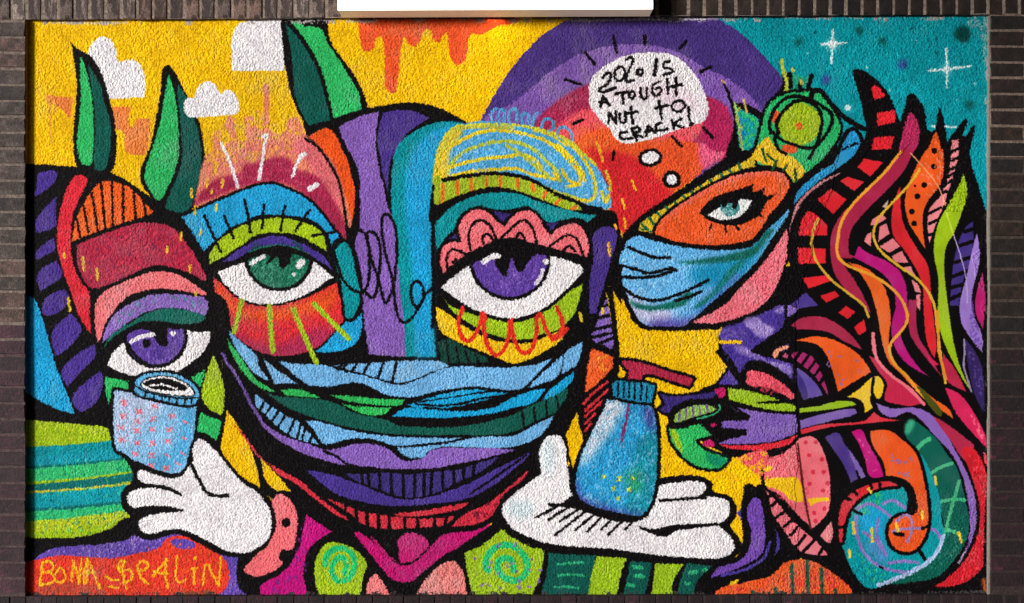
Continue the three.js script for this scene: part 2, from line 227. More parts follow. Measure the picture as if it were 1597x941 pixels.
soft(4, () => F('#1f9fd8', '1080,820* 1200,775* 1290,765* 1130,941 1110,1040 1100,1120 1075,1340 1093,1420 1093,1740 1095,1970 1112,2220* 985,2220* 975,1900 965,1650 930,1400 920,1200 935,1030 1000,900'));
L(5, '840,1000 828,1120 830,1300'); L(4, '752,930 775,1070 805,1190 822,1290');
// left eye of the centre face
T(1, 'b');
F('#22a1da', '-467,408* -380,372 -200,292 0,217 100,206 200,240 300,290 380,360 450,450 522,540* 470,592* 430,500 350,430 250,405 100,395 0,402 -60,430 -155,480 -255,550 -330,622* -385,530', 4.5);
F(LI, '-297,702* -288,630 -235,560 -150,490 -60,450 0,430 100,415 200,420 300,445 380,482 422,540 437,622* 350,572 250,520 150,505 0,520 -100,590 -200,652', 4.5);
F('#47348f', '-215,690* -160,645 -90,600 0,552 100,526 200,542 320,592 420,655 472,738* 400,690 300,640 200,615 100,610 0,625 -90,665', 4);
LS(4.5, '-325,400 -225,622|-205,400 -145,542|-75,300 -38,505|42,335 35,475|175,340 150,490|330,365 240,495|488,500 350,526');
F(WH, '-245,750* -150,700 -40,640 120,600 300,650 400,720 476,785* 440,800 380,850 300,892 200,932 100,950 0,945 -110,915 -160,880 -205,820');
CLIP('-280,760* -160,685 -50,625 100,580 250,600 400,690 510,800* 300,980* -200,980*', () => EL('#1c7257', '138,662', 48.5, 47, 0, 5.5));
CLIP('-60,660 0,560 140,470 280,560 330,660 300,760 200,840 140,850 60,830 -20,760', () => { SPECK('#46b088', 90, '-60,660* 330,660* 250,850* 0,850*', 8, 2.2, 0.7); SPECK('#0c4436', 60, '-60,560* 330,560* 330,720* -60,720*', 8, 3, 0.8); });
F(BK, '-275,755* -160,690 -50,632 50,600 130,585 220,600 320,640 400,690 500,790* 400,712 330,680 230,640 200,705 150,725 130,660 60,700 80,650 0,655 -80,690 -160,720');
L(7, '-30,698 10,668 45,655', WH); L(10, '262,712 280,690', WH); DOT(WH, 3, '235,765');
{
  const cheek = '-270,780* -195,850 -110,925 0,962 100,965 200,945 330,900 430,850 500,812* 530,900 545,1010 535,1060 500,1120 430,1190 330,1240 200,1272 100,1270 0,1240 -80,1190 -160,1120 -220,1010 -255,900';
  F('#dc3038', cheek, 3);
  CLIP(cheek, () => soft(6, () => { F('#f05526', '-260,780* -100,960 100,980 330,920 500,830* 480,960 300,1020 60,1060 -130,1010 -240,900'); F('#a82c52', '-150,1130 0,1190 150,1200 330,1110 460,1100 500,1140 330,1260 100,1290 -80,1220'); }));
  SPECK('#f0762a', 60, '-240,850* -100,960 300,960 200,1040 -150,1020', 6, 2.4); SPECK('#c02848', 90, '-200,1040* 400,1050 480,1120 200,1250 -80,1190', 6, 2.6);
}
T(1, 'c'); F('#22a0d8', '545,135* 600,105 648,40* 655,150 625,250 550,300 460,318 365,312* 430,260 500,185', 3);
T(1, 'b'); F('#0e949f', '490,620 530,568 575,582 602,640 612,720 640,850 648,960 630,1010 580,1050 548,1015 545,950 530,900 510,780 490,690', 4);
T(1, 'c'); LS(8, '78,30 85,150 100,312|228,50 290,200 372,385|355,15 450,110 570,232', '#9fc024'); T(0, 'c'); L(8, '1500,-5 1480,90 1452,190', '#9fc024');
// scribble on the nose
TT(500, 310, 4.2); F(BK, '160,120* 190,190* 215,150* 245,0* 262,0* 245,190 215,240 205,340* 180,285 168,262*');
LS(4.7, '85,300 100,275 140,265 180,290 210,340 230,420 250,520 270,600|240,200 275,215 300,260 315,350 320,450 310,550 290,600 260,620|260,620 200,590 140,520 110,430 90,350 85,300|255,620 265,660 250,720 215,780 180,795 155,770 145,700 130,600 115,500|300,250 310,220 340,220 370,250 390,320 390,420 375,530 360,620 335,650 300,620 285,600|305,250 320,350 350,450 380,530 400,620 425,680 450,650 470,590 490,480 500,330 490,200 460,120 430,100 405,120 400,200 415,310 440,420 465,510 480,600 490,700 510,780 545,815 590,790 640,720 680,640 735,575|625,715 600,680 590,600 605,555 635,540 665,570 675,620 660,680 630,715');
L(6, '735,130 735,400 740,560 735,840'); L(7, '232,150 212,300 240,430 262,560');
// right eye of the centre face
T();
{
  T(); const cap = '676,316* 677,270 683,235 695,210 715,196 745,189 775,190 805,196 845,205 885,220 918,245 940,275 951,302 953,322 945,327* 918,320 880,306 856,292 830,280 795,274 750,276 690,282';
  F('#4ea6da', cap);
  soft(2, () => F('#d8c23a', '674,330* 676,270 683,235 697,208 715,196 722,205 704,232 700,262 706,282*'));
  TT(670, 180, 5.507);
  const lines = (w, list, cols) => list.split('|').forEach((q, i) => L(w, q, cols[i % cols.length]));
  CLIP('-20,900* 30,300 200,90* 400,0 700,40 1050,100 1300,260 1540,480 1600,760* 1450,800 1290,760 1040,640 850,540 620,505 300,525', () => {
    SPECK('#8cc4ee', 240, '160,540* 200,300 500,130 900,180 1300,420 1520,560 1500,740 1200,660 700,480', 16, 3, 0.7);
    lines(5.6, '40,575 60,400 90,280 140,180 210,112|110,545 88,420 150,300 280,210 420,150 560,130 760,150 950,200 1080,270 1200,390 1290,510 1272,590 1180,612|160,490 200,400 320,300 480,245 620,222 780,240 900,300 990,380 1090,480 1122,560|140,470 190,440 330,400 480,372 650,355 800,340 900,380 960,450|200,520 380,478 560,465 760,460 880,505 1000,530 1090,540 1062,480|660,260 780,330 900,430 1030,530|1150,200 1260,300 1370,450 1422,600 1392,722 1290,722 1150,672|1140,470 1200,560 1290,590|870,560 1000,620 1100,662 1222,702|1480,660 1512,742 1535,690|1100,250 1230,380 1320,500 1330,560', ['#dcc92e', '#e4cb2a', '#b4c244']);
    L(9, '60,520 80,400 130,330', '#e2c62a');
    SPECK('#5aa8dc', 90, '160,540* 200,300 500,130 900,180 1300,420 1420,600 1200,660 700,480', 9, 2.4, 0.8);
  });
  lines(4.2, '130,300 150,190 215,105 330,85 500,75 700,82 900,108 1050,150 1200,220 1320,330 1425,425|210,120 330,105 520,100 720,110|900,130 1050,175 1180,260|1510,480 1545,560 1555,640', ['#c9cc3c', '#b9b944', '#cfc93a']);
  lines(4.6, '540,60 530,10 545,-40 575,-60|600,70 590,0 610,-50 640,-40 640,60|690,70 680,-10 720,-60 750,-30 745,50|800,75 790,10 830,-20 850,20 840,80|880,90 900,20 920,-20|960,100 980,45 1020,30 1062,60 1060,110 1030,135|1100,160 1110,115 1165,105 1215,150 1225,215', ['#5aa4d4', '#4a98cc']);
  T();
}
T(1, 'b');
F('#a0b92a', '1104,335* 1102,210 1118,150 1160,185 1300,162 1450,145 1595,155 1700,185 1800,240 1900,292 2000,332 2022,366* 1945,366 1845,332 1745,292 1645,262 1595,246 1500,225 1380,240 1250,280 1160,322');
LS(5, '1158,205 1155,310|1250,190 1250,262|1335,172 1340,242|1430,162 1430,212|1515,160 1515,212|1625,172 1625,225|1715,205 1725,245|1808,248 1785,285|1885,302 1865,325|1985,345 1965,358', '#e86a26');
L(6, '1160,178 1300,155 1450,138 1560,143 1620,152 1700,175 1790,222 1840,250'); L(6.5, '1860,265 1980,310 2060,345 2140,360');
F(BK, '1095,205* 1112,215* 1106,325 1160,318 1250,276 1380,236 1500,220 1595,240 1700,272 1850,330 1960,366 2130,345* 2180,400* 2120,420* 2000,395 1850,365 1700,300 1595,262 1400,268 1250,325 1160,395 1110,450* 1068,435* 1078,320');
F('#128f99', '1110,450* 1160,392 1250,322 1400,267 1595,258 1700,292 1850,342 1950,367 2050,392 2118,396* 2055,442* 2000,412 1880,432 1815,442 1765,402 1715,352 1655,342 1595,357 1500,362 1400,347 1310,362 1250,422 1230,482 1180,532 1120,622* 1112,530');
F('#3a2a72', '1470,372* 1600,392* 1540,458*'); F('#3a2a72', '1185,555* 1250,500* 1264,560*'); F('#3a2a72', '1805,448* 1880,440* 1838,500*');
F('#f0707a', '1162,762* 1143,680 1160,600 1210,565 1278,567* 1258,480 1290,410 1340,370 1400,360 1450,388 1490,430 1545,468* 1595,402 1655,370 1715,376 1755,410 1787,470 1828,524* 1875,482 1945,450 2005,460 2047,510 2067,590 2055,662* 1900,622 1745,592 1595,560 1500,552 1400,592 1300,642 1200,722', 5);
LS(4.5, '1190,742 1184,655 1220,610 1300,640|1330,612 1318,520 1350,450 1400,430 1450,460 1492,550|1410,572 1408,530 1440,518 1472,552|1510,552 1595,470 1655,430 1705,460 1737,540 1742,592|1605,552 1635,510 1665,540 1667,572|1815,602 1865,560 1935,520 1985,540 2015,600 2037,655|1915,612 1945,590 1985,622|1220,690 1240,675');
T(); F(WH, '688,449* 710,427 735,407 790,385* 870,396 882,398 906,414 909,422 895,440 875,460 850,480 825,491 800,497 770,493 740,483 715,468', 4.5);
CLIP('680,455* 700,425 735,398 772,379 800,374 830,380 875,393 925,406* 900,520* 700,520*', () => EL('#5d3f9f', '795,405', 58, 58, 0, 5.5));
SPECK('#8a62c8', 110, '745,400* 845,395* 835,440 795,460 755,440', 6, 2.4, 0.6);
T(1, 'b');
F(BK, '1128,852* 1200,735 1330,635 1480,560 1595,538 1715,568 1895,615 2068,662* 2050,710 1900,668 1780,645 1740,640 1690,690 1640,752 1600,690 1590,660 1565,740 1545,780 1495,720 1470,665 1330,705 1230,778');
L(8, '1412,690 1450,660 1502,650', WH); DOT(WH, 4.6, '1800,685'); L(6.5, '1780,740 1765,785 1740,822', '#e4dcf0');
T(1, 'c');
F('#9bbf22', '1125,-75* 1190,15 1250,47 1350,82 1460,112 1595,132 1695,112 1795,62 1865,12 1930,-50 2030,-110* 1990,50 1925,142 1845,192 1765,232 1655,242 1595,237 1500,217 1400,182 1300,122 1220,62');
L(5, '1190,5 1250,35 1350,68 1460,100 1595,118 1695,98 1795,48 1865,-2 1940,-70'); L(5, '1290,145 1350,188 1400,205'); 
F('#ecbe1a', '1118,32* 1200,80 1280,145 1400,212 1500,247 1595,262 1695,257 1795,222 1937,160* 1895,240 1795,312 1695,362 1595,387 1500,354 1400,312 1250,252 1150,192 1122,120', 3);
L(5.5, '1130,20 1210,75 1290,140 1400,200 1500,236 1595,250 1695,245 1790,212');
L(6.5, '1282,40 1256,130 1270,210 1310,246 1350,220 1390,140 1410,75 1416,180 1440,280 1490,335 1540,300 1572,200 1582,120 1590,170 1615,270 1665,322 1715,290 1745,180 1755,85 1795,160 1835,222 1885,200 1905,130 1865,35', '#dc3222'); L(6, '1845,240 1895,212 1932,168', '#dc3222');
F('#143f36', '1130,255* 1200,235 1300,290 1440,355* 1440,380* 1150,388*'); LS(3, '1180,260 1200,385|1240,285 1260,385|1300,310 1320,385|1360,330 1380,380');
T(2, 'b'); F('#463285', '498,530 530,482 590,468 640,490 650,540 622,640 592,740 562,850 535,941 520,1010* 476,1010* 476,800 500,650');
T(2, 'c'); F('#7f5fb8', '488,215 520,140 555,30 585,-20* 600,50 612,150 624,230 612,292 560,270 500,245'); LS(5, '500,110 610,85|490,180 620,150|490,225 625,195|540,260 630,225|530,40 600,20');
F('#f0602a', '490,292* 625,345* 612,420 450,572* 458,450'); SPECK('#ee9a2a', 18, '520,330* 590,350 560,440', 6, 3);
LS(4, '440,640 500,570 590,500|450,680 590,552|445,720 565,615|450,760 510,700|450,805 485,760', '#d8303c');
// --- mouth cover of the centre face
T(); F(BK, '330,455* 352,470 364,540 380,610 402,690 412,745 440,772 480,790 560,850* 500,850 450,800 405,764* 398,720 376,672 355,640* 345,560'); F(BK, '760,830* 800,780 815,812 790,850*'); F(BK, '30,838* 120,838 170,825 200,808 208,835 160,848 100,850 60,862 30,880*');
TT(320, 460, 3.92); L(4.5, '105,360 135,420 180,480 240,590 290,690 340,760', '#6a50a0');
T(1, 'c');
F('#6fb1e6', '135,372* 250,390 400,395 470,410 560,440 660,460 760,490 850,517 920,517 1050,467 1200,410 1595,412 1740,390 1870,345* 1770,430 1660,535 1595,552 1480,545 1380,530 1250,540 1100,565 1000,592 900,596 800,580 720,540 660,513 600,506 450,530 325,524* 250,470');
F('#6fb1e6', '470,398* 700,385 900,370 1120,370 1202,400* 1060,452 930,502 850,502 740,472 600,432'); LS(4.4, '530,395 505,420|560,392 530,425|625,388 590,440|700,385 660,455|790,378 755,472|875,372 842,502');
F('#6fb1e6', '40,355* 130,428 255,512* 110,512* 80,440'); F('#6fb1e6', '-20,350* 30,430 78,492* 30,475 -40,420'); F('#6fb1e6', '-178,180* -95,255 0,345 -10,440 -60,390 -120,310');
F('#30b95a', '145,550* 250,545 330,570 405,602* 300,596 182,586*'); F('#30b95a', '-185,230* -110,335 0,490 60,528 118,562* 60,552 0,525 -100,425 -165,300'); F('#30b95a', '455,582* 600,590 750,605 922,610* 890,645 750,646 600,627 515,607'); F('#30b95a', '530,638* 650,655 842,660* 790,702 700,708 620,684');
F('#14594d', '50,560* 130,590 250,600 380,610 500,640 600,690 720,720 800,735 880,772 1000,782 1150,785 1300,775 1450,745 1595,705 1695,655 1795,612 1935,540* 1925,600 1855,690 1745,740 1595,812 1450,832 1300,832 1000,832 850,827 700,807 550,777 400,737 260,692 160,642');
F('#1ba0d8', '838,717* 930,665 1050,670 1200,682 1350,682 1480,656 1595,600 1715,556 1797,545* 1725,630 1595,665 1500,692 1350,712 1150,726 1000,722'); F('#1ba0d8', '935,642* 1100,618 1300,588 1450,568 1565,570* 1450,607 1300,642 1150,668 1000,664'); F('#1ba0d8', '1000,624* 1150,580 1300,550 1440,553* 1300,580 1150,602');
L(3.5, '990,640 1100,650 1250,640 1400,605 1595,580'); L(3.5, '1040,665 1200,670 1350,640 1595,590');
T(2, 'c'); LS(3.4, '60,690 70,790|130,660 140,760|205,620 215,725|270,590 285,670'); F('#1ba0d8', '382,438* 372,492 300,562 188,617* 220,560 280,510'); F('#6fb1e6', '432,252* 422,330 382,412 298,452* 320,370 324,320'); F('#6fb1e6', '307,333* 312,380 272,470 180,512 92,537* 180,450'); L(4, '40,560 130,540 250,500 370,420'); L(3.6, '270,340 180,430 80,535');
T(1, 'c');
F('#6fb1e6', '298,743* 400,750 520,787 650,817 800,837 1000,847 1200,852 1285,850* 1180,870 1050,885 950,897 850,897 780,872 700,855 600,855 520,870 440,892* 400,872 360,802'); F('#6fb1e6', '-5,575* 100,660 200,720 270,750 330,820 385,888* 300,872 200,832 120,772 50,702 -5,645');
LS(4, '55,610 20,680|90,650 50,715|140,680 90,750|175,710 130,790|240,730 190,840|280,750 250,860|300,800 280,870|345,830 330,880'); L(5, '270,745 340,820 420,900');
F('#6fb1e6', '875,912* 1000,907 1150,890 1290,862 1400,842 1595,837 1695,790 1852,708* 1815,780 1745,850 1595,905 1450,912 1300,907 1150,907 1060,940 1050,965 1000,975 920,962');
T(); F('#8560bb', '400,648* 412,668 440,690 475,708 520,722 545,727 600,731 640,732 680,730 720,722 760,714 803,702* 770,699 740,699 700,698 672,703 660,714 640,719 622,715 608,702 585,693 560,692 535,697 510,702 480,692 450,683 425,670'); 
T(1, 'd'); L(4.5, '420,-5 500,30 560,75 640,96 760,105'); 
F('#48358f', '305,112* 400,125 500,150 640,200 760,250 860,287 920,297 1050,287 1200,242 1350,182 1480,110 1595,55 1700,0* 1690,30 1595,112 1450,222 1300,292 1100,322 900,337 750,327 600,297 480,252 400,192'); L(3.4, '1330,260 1450,180 1595,80 1680,20');
F('#3d3079', '550,135* 650,138 800,128 950,140 1100,125 1250,110 1350,80 1510,28* 1400,120 1250,190 1100,260 950,287 860,270 700,210 620,182'); LS(5, '650,130 660,190|695,130 700,215|762,130 770,240|835,125 840,265|912,130 915,280|985,130 980,285|1042,125 1040,280|1090,120 1085,265|1155,115 1160,240|1225,105 1230,210|1285,95 1290,180|1350,75 1350,150');
F('#d23142', '-150,-175* -80,-110 0,0 60,60 150,110 250,165 320,222 400,292 480,352 585,428* 500,395 420,335 330,265 240,195 130,135 80,80 0,20 -80,-90');
F('#d23142', '440,290* 560,332 640,368 720,385 850,400 1000,415 1120,410 1232,400* 1180,452 1100,467 1000,472 850,480 740,472 650,442 590,392 520,345'); LS(5.5, '560,320 550,370|615,345 625,430|685,370 690,470|757,380 760,480|825,390 825,485|922,400 922,485|1002,405 1002,485|1105,400 1110,480|1185,395 1170,470');
F('#d23142', '850,387* 1000,370 1150,345 1325,313* 1270,352 1150,382 1000,402 880,397'); F('#cf2f44', '1240,430* 1320,372 1400,340 1480,290 1595,195 1690,115* 1675,150 1595,222 1520,300 1455,402 1350,452 1215,462*');
SPECK('#6a1226', 60, '1260,430* 1400,345 1500,290 1440,400', 6, 2.6);
F('#c2166f', '603,505* 640,500 720,560 800,630 850,682 900,705 950,705 1010,665 1080,592 1150,522 1220,500 1350,490 1455,445* 1420,502 1340,562 1200,622 1100,692 1020,762 960,807 870,807 820,772 760,702 690,612 640,552'); F('#b51a68', '705,518* 760,570 830,650 887,692* 830,662 760,602'); F('#c81b70', '880,592 880,545 920,510 980,505 1040,530 1072,577 1020,642 960,682 892,690* 885,640');
// --- bottom row
T(); F(BK, '430,835* 545,838 600,900 650,906 720,850 790,805* 1150,870* 1130,945* 430,945*');
F(BK, '372,868 395,870 420,840 425,775 440,765 475,780 500,830 480,945 380,925');
T(1, 'd');
F('#f06e76', '92,310* 130,265 170,270 220,310 250,380 252,480 217,612 150,620 162,690 100,742 0,778 -45,765 -75,738 -50,690 0,640 60,590 110,500 122,420'); DOT(BK, 7.4, '183,440'); DOT(BK, 8.5, '172,650'); F(BK, '160,610* 220,610* 200,690* 165,690*');
F('#bf147a', '310,390* 380,440 472,492* 400,540 330,600 300,682 290,770 327,900* 30,900* 25,835 130,772 200,712 260,602 290,482'); SPECK('#7a2a90', 60, '250,600* 310,440 330,590 280,800 100,870 130,790', 6, 3);
F('#9cbf22', '460,560 520,568 600,600 660,650 687,700 662,780 652,860 632,905* 398,905* 368,820 358,720 378,640 410,590'); L(9, '545,755 560,700 530,655 485,680 470,750 510,800 575,785 608,710 590,630 520,598 445,630 425,700', '#24c274'); SPECK('#d8cf30', 60, '390,640* 520,580 660,680 640,870 400,880', 5, 2, 0.5);
F('#f0787a', '735,753* 780,800 835,905* 688,905* 690,820'); F('#e8807c', '1210,678 1260,708 1292,770 1310,905* 985,905* 1040,810 1120,720'); SPECK('#c05a5a', 60, '1040,830* 1210,690 1290,800 1290,890 1000,890', 5, 2, 0.6);
F('#98be22', '1292,627* 1400,580 1522,482* 1560,500 1595,532 1695,590 1782,615 1778,700 1755,800 1705,905* 1345,905* 1310,740'); L(10, '1600,740 1590,680 1545,660 1500,690 1520,760 1610,800 1680,740 1660,640 1570,580 1480,600 1425,680 1440,740', '#24c274'); SPECK('#8a6ab0', 22, '1340,640* 1560,520 1760,620 1720,860 1360,870', 9, 3.4, 0.9); SPECK('#d8d040', 60, '1340,640* 1560,520 1760,620 1720,860 1360,870', 5, 2, 0.5);
T(2, 'd');
F('#10544b', '222,628* 512,645* 490,760 462,905* 165,905* 210,760'); LS(3.6, '280,700 350,690 440,690|280,770 360,760 440,770|255,840 330,838 410,845', '#2aa070'); F('#98be22', '517,648* 708,660* 672,760 642,905* 463,905* 490,760'); F('#10544b', '725,680* 862,690* 845,790 818,905* 678,905* 710,790'); F('#98be22', '885,695* 1062,700* 1000,800 990,905* 858,905* 875,800'); F('#10544b', '1082,690* 1242,710* 1150,800 1118,905* 1018,905* 1040,800'); LS(6, '755,715 800,720|760,770 810,775|715,825 750,830|1100,750 1140,745|1080,815 1095,820|1190,735 1200,730', '#2aa070');
// --- right-hand fields: yellow, violet splash
T(); F(BK, '1120,940* 1180,860 1168,800 1190,755 1230,790 1290,850 1300,880* 1250,870 1230,945*'); F(YE, '945,455* 962,480 990,512 1060,516 1122,514* 1127,545 1134,568 1122,600 1100,612 1050,640 1090,700 1110,740 1195,705* 1215,712 1262,745* 1262,790 1205,770 1190,752 1170,760 1158,800 1157,858* 1100,800 960,780 950,640 960,600 958,540');
F(BK, '1100,516* 1119,508* 1150,480 1220,420 1280,400* 1290,455* 1270,610* 1140,606* 1130,575 1137,560 1121,545'); T(2, 'c'); F('#43307e', '1290,195* 1400,150 1595,90 1800,40 1830,120* 1700,300* 1595,400* 1450,420 1410,525 1330,400* 1283,300'); soft(3, () => F('#8a68c0', '1420,130* 1595,110 1600,230 1540,200 1490,180')); soft(3, () => F('#7658b4', '1480,340* 1590,290 1600,400 1540,400')); F(BK, '1300,295 1340,330 1430,480 1430,540 1380,520 1345,410 1280,310'); TT(780, 400, 3.136); SPECK('#9a80cc', 110, '1190,320* 1280,300 1380,240 1390,330 1330,365 1260,345', 12, 3, 0.7); SPECK('#2c1f62', 60, '1120,420* 1240,380 1220,480 1150,520', 12, 3, 0.6); F(BK, '1230,472 1290,420 1350,375 1440,340 1440,400 1350,430 1290,460'); L(8, '1062,462 1105,520 1150,620'); T(2, 'c'); L(6, '1290,255 1425,255', YE);
// --- bottle, right hand
T(2, 'c'); F(YE, '400,690* 420,800 442,862* 430,941 380,1050* 350,941 332,820*', 4);
T(2, 'd');
F(BK, '-80,300 0,220 120,150 145,40 150,-60 200,-120 280,-130 340,-60 365,100 890,170* 1000,150 1150,150 1240,190 1250,250 1340,270 1390,340 1385,410 1350,455 1410,540 1420,600 1370,660 1270,690 1100,685 850,665 600,632 300,610 150,590 -20,520 -80,440');
F(WH, '-66,380 -60,330 0,265 100,190 177,137* 165,40 165,-20 200,-80 250,-106 300,-90 325,-30 335,60 350,170 365,260 500,330 890,217* 1000,192 1120,182 1190,195 1200,232 1150,275* 1270,282 1330,300 1350,350 1335,410 1265,450* 1340,512 1380,580 1350,637 1260,662 1100,657 850,637 600,602 300,582 150,550 0,480 -40,430');
g.globalAlpha = 0.3; soft(5, () => { F('#8fd0e0', '170,0* 230,-80 260,80 220,150'); F('#8fd0e0', '-50,340 30,300 140,330 60,420'); }); g.globalAlpha = 1;
L(5, '918,304 1050,294 1200,284'); F(BK, '768,455* 870,480 1000,455 1130,448 1270,440* 1290,458* 1130,474 1020,490 950,528 880,516 800,480');
F(BK, '215,320 300,318 375,270 420,300 500,340 650,366 790,388 840,395 750,438* 640,432 540,407 400,357 300,342 225,340');
LS(4, '290,335 140,408|360,335 222,420|412,352 290,432|450,370 260,520|510,385 390,485|560,400 462,495|620,418 550,480|682,430 592,515|742,440 700,480');
T(2, 'c');
{
  const body = '585,612* 700,620 852,635* 885,720 897,860 897,1040 882,1160 852,1270 790,1332 700,1322 550,1292 430,1240 392,1160 402,1040 432,941 460,880 530,740 570,660';
  F('#2a98d0', body, 6);
  CLIP(body, () => soft(6, () => {
    F('#cdd6e6', '560,610* 690,620 640,760 540,900 450,1010 400,1020* 480,800');
    F('#1a8aa0', '760,900 900,800 910,1250 820,1330 700,1320 760,1100'); F('#3f3a86', '800,640* 870,650 890,800 850,800');
    F('#46358c', '400,1080* 430,1200 560,1270 700,1310 800,1320 760,1350 500,1320 380,1200'); F('#2c9a6a', '700,1080 780,1050 800,1160 740,1190');
  }));
  SPECK('#6cc0e8', 220, body, 12, 2.4, 0.5); SPECK('#1d6a94', 220, body, 12, 2.4, 0.5); SPECK('#9fb6cc', 90, body, 14, 2.4, 0.45);
  L(4, '720,622 705,740 675,870', '#8a2a66');
  LS(3, '560,1085 572,1095|570,1082 560,1098|650,1095 672,1115|672,1092 650,1118|742,1095 758,1108|620,1162 632,1175|630,1160 620,1178|712,1165 730,1178|728,1162 712,1180|648,1220 664,1232|662,1218 650,1236', '#c4cf3c');
  F('#1b83ac', '618,512* 640,495 800,502 882,527* 862,632* 750,620 625,592*', 5); LS(3, '655,510 655,590|690,505 690,595|725,505 722,600|760,510 757,605|800,515 795,612|835,525 830,620');
  F('#b22a48', '672,368* 790,380 950,430 1122,480* 1097,532* 950,482 850,452 806,462* 800,488* 715,480* 722,430* 690,400', 5);
}
// --- small green cup in the gloved hand
F(BK, '960,720 1010,660 1090,620 1200,530 1330,525 1445,430 1500,395 1600,420 1700,330 1840,240 1850,610 1800,980 1595,980* 1440,975 1330,960 1300,940*');
F('#2fb45e', '972,775* 1060,762 1140,742* 1242,832* 1130,862* 1192,925 1342,975* 1320,1010 1290,1035 1240,1042 1160,1030 1090,990 1030,930 985,860', 5);
F('#9cc228', '975,785* 1010,800 1050,890 1060,950* 1010,890'); soft(3, () => F('#128a64', '1200,935* 1340,980* 1280,1030 1220,1000'));
F(BK, '985,735 1005,680 1080,640 1180,622 1270,628 1305,668 1255,712 1150,742 1000,775', 5.5); F('#94c058', '1005,720 1050,675 1150,645 1240,650 1262,672 1200,700 1090,730 1010,755', 3); LS(3, '1040,690 1030,750|1080,665 1075,730|1120,655 1120,720|1160,648 1165,705|1205,650 1210,690', '#6f5a96');
F('#3a2b74', '912,572* 1000,592 1150,577 1262,558* 1242,600 1100,612 1000,655 965,695 908,672* 948,640*', 4);
F('#7d5cb8', '1345,640* 1450,672 1595,695 1760,705* 1770,815* 1690,850 1595,877 1400,888 1275,886* 1330,862 1455,832* 1455,798* 1298,785* 1300,745* 1465,742* 1465,715* 1400,690'); L(2.6, '1150,733 1240,705 1290,670 1280,645', '#35b07a'); L(5, '1345,630 1420,690 1470,720');
F('#c41e62', '1250,555* 1310,535 1322,580 1290,605*'); F('#c41e62', '1180,885 1220,862 1257,890 1220,907'); F('#c41e62', '1230,765* 1255,755 1265,770 1240,780');
F('#98c020', '1338,540* 1400,545 1500,565 1595,592 1760,650* 1760,685* 1640,680 1560,668 1450,640 1345,612*', 4);
F('#dc2c3c', '1280,890* 1450,896 1595,882 1680,865 1770,828* 1780,868* 1680,905 1595,922 1450,926 1350,916');
F('#f05a6c', '1452,475 1480,440 1540,433 1600,450 1700,520 1762,600* 1680,585 1590,555 1530,537 1460,522', 6); DOT('#c82040', 2.4, '1500,480 1550,500 1600,520 1650,550 1530,460');
// --- face with the pale blue mask
T(2, 'b');
F(BK, '685,515* 800,400 950,295 1100,195 1200,125 1300,55 1400,-10 1595,-120 1800,-200* 2200,100* 2080,250 1720,560 1700,700 1600,900 1480,1040 1300,1090 1100,1110 850,1105 760,1085 720,1000 665,880 645,780 650,660');
F('#d8b82a', '775,492* 800,442 950,350 1100,250 1250,160 1400,82 1520,15 1600,-40* 1800,60* 1700,95 1595,95 1540,92 1400,120 1250,190 1100,280 950,385 890,445 868,508*'); LS(4, '800,455 840,490|850,415 880,460|900,385 930,425|950,345 980,385|1005,315 1030,345|1060,280 1085,310|1110,250 1135,280|1165,215 1190,245|1225,180 1250,205|1290,140 1315,170|1345,110 1365,140|1405,70 1415,110|1530,0 1515,85|1575,-20 1590,90', '#1c5f42'); LS(2.4, '790,480 860,500', '#1c5f42');
{
  const face = '883,512* 900,460 960,392 1060,320 1200,232 1350,162 1480,132 1595,125 1670,132 1720,175 1712,240 1655,330 1595,395 1540,490 1480,552* 1350,577 1200,582 1000,557';
  F('#ee5a28', face, 4.5); SPECK('#ee7a70', 160, face, 6, 2.4, 0.6);
  CLIP(face, () => soft(4, () => L(9, '960,392 1060,320 1200,232 1350,162 1480,132 1595,125 1670,132 1720,175', '#ee7066')));
}
F(BK, '1158,385* 1220,308 1320,258 1420,232 1502,203* 1500,250 1578,213* 1565,270 1640,260* 1600,300 1575,320 1560,360 1500,422 1380,462 1250,442'); F('#e9ecee', '1205,397* 1300,345 1400,300 1488,305* 1450,372 1380,417 1300,427'); EL('#3f8f90', '1350,345', 15, 15); SPECK('#a8d4d4', 26, '1290,330* 1410,330* 1390,400 1320,400', 5, 2, 0.8); F(BK, '1280,300* 1420,270* 1400,320 1380,360 1350,320 1320,350 1300,340'); LS(3.4, '1237,455 1225,487|1320,460 1325,507|1378,455 1407,487|1525,380 1552,408');
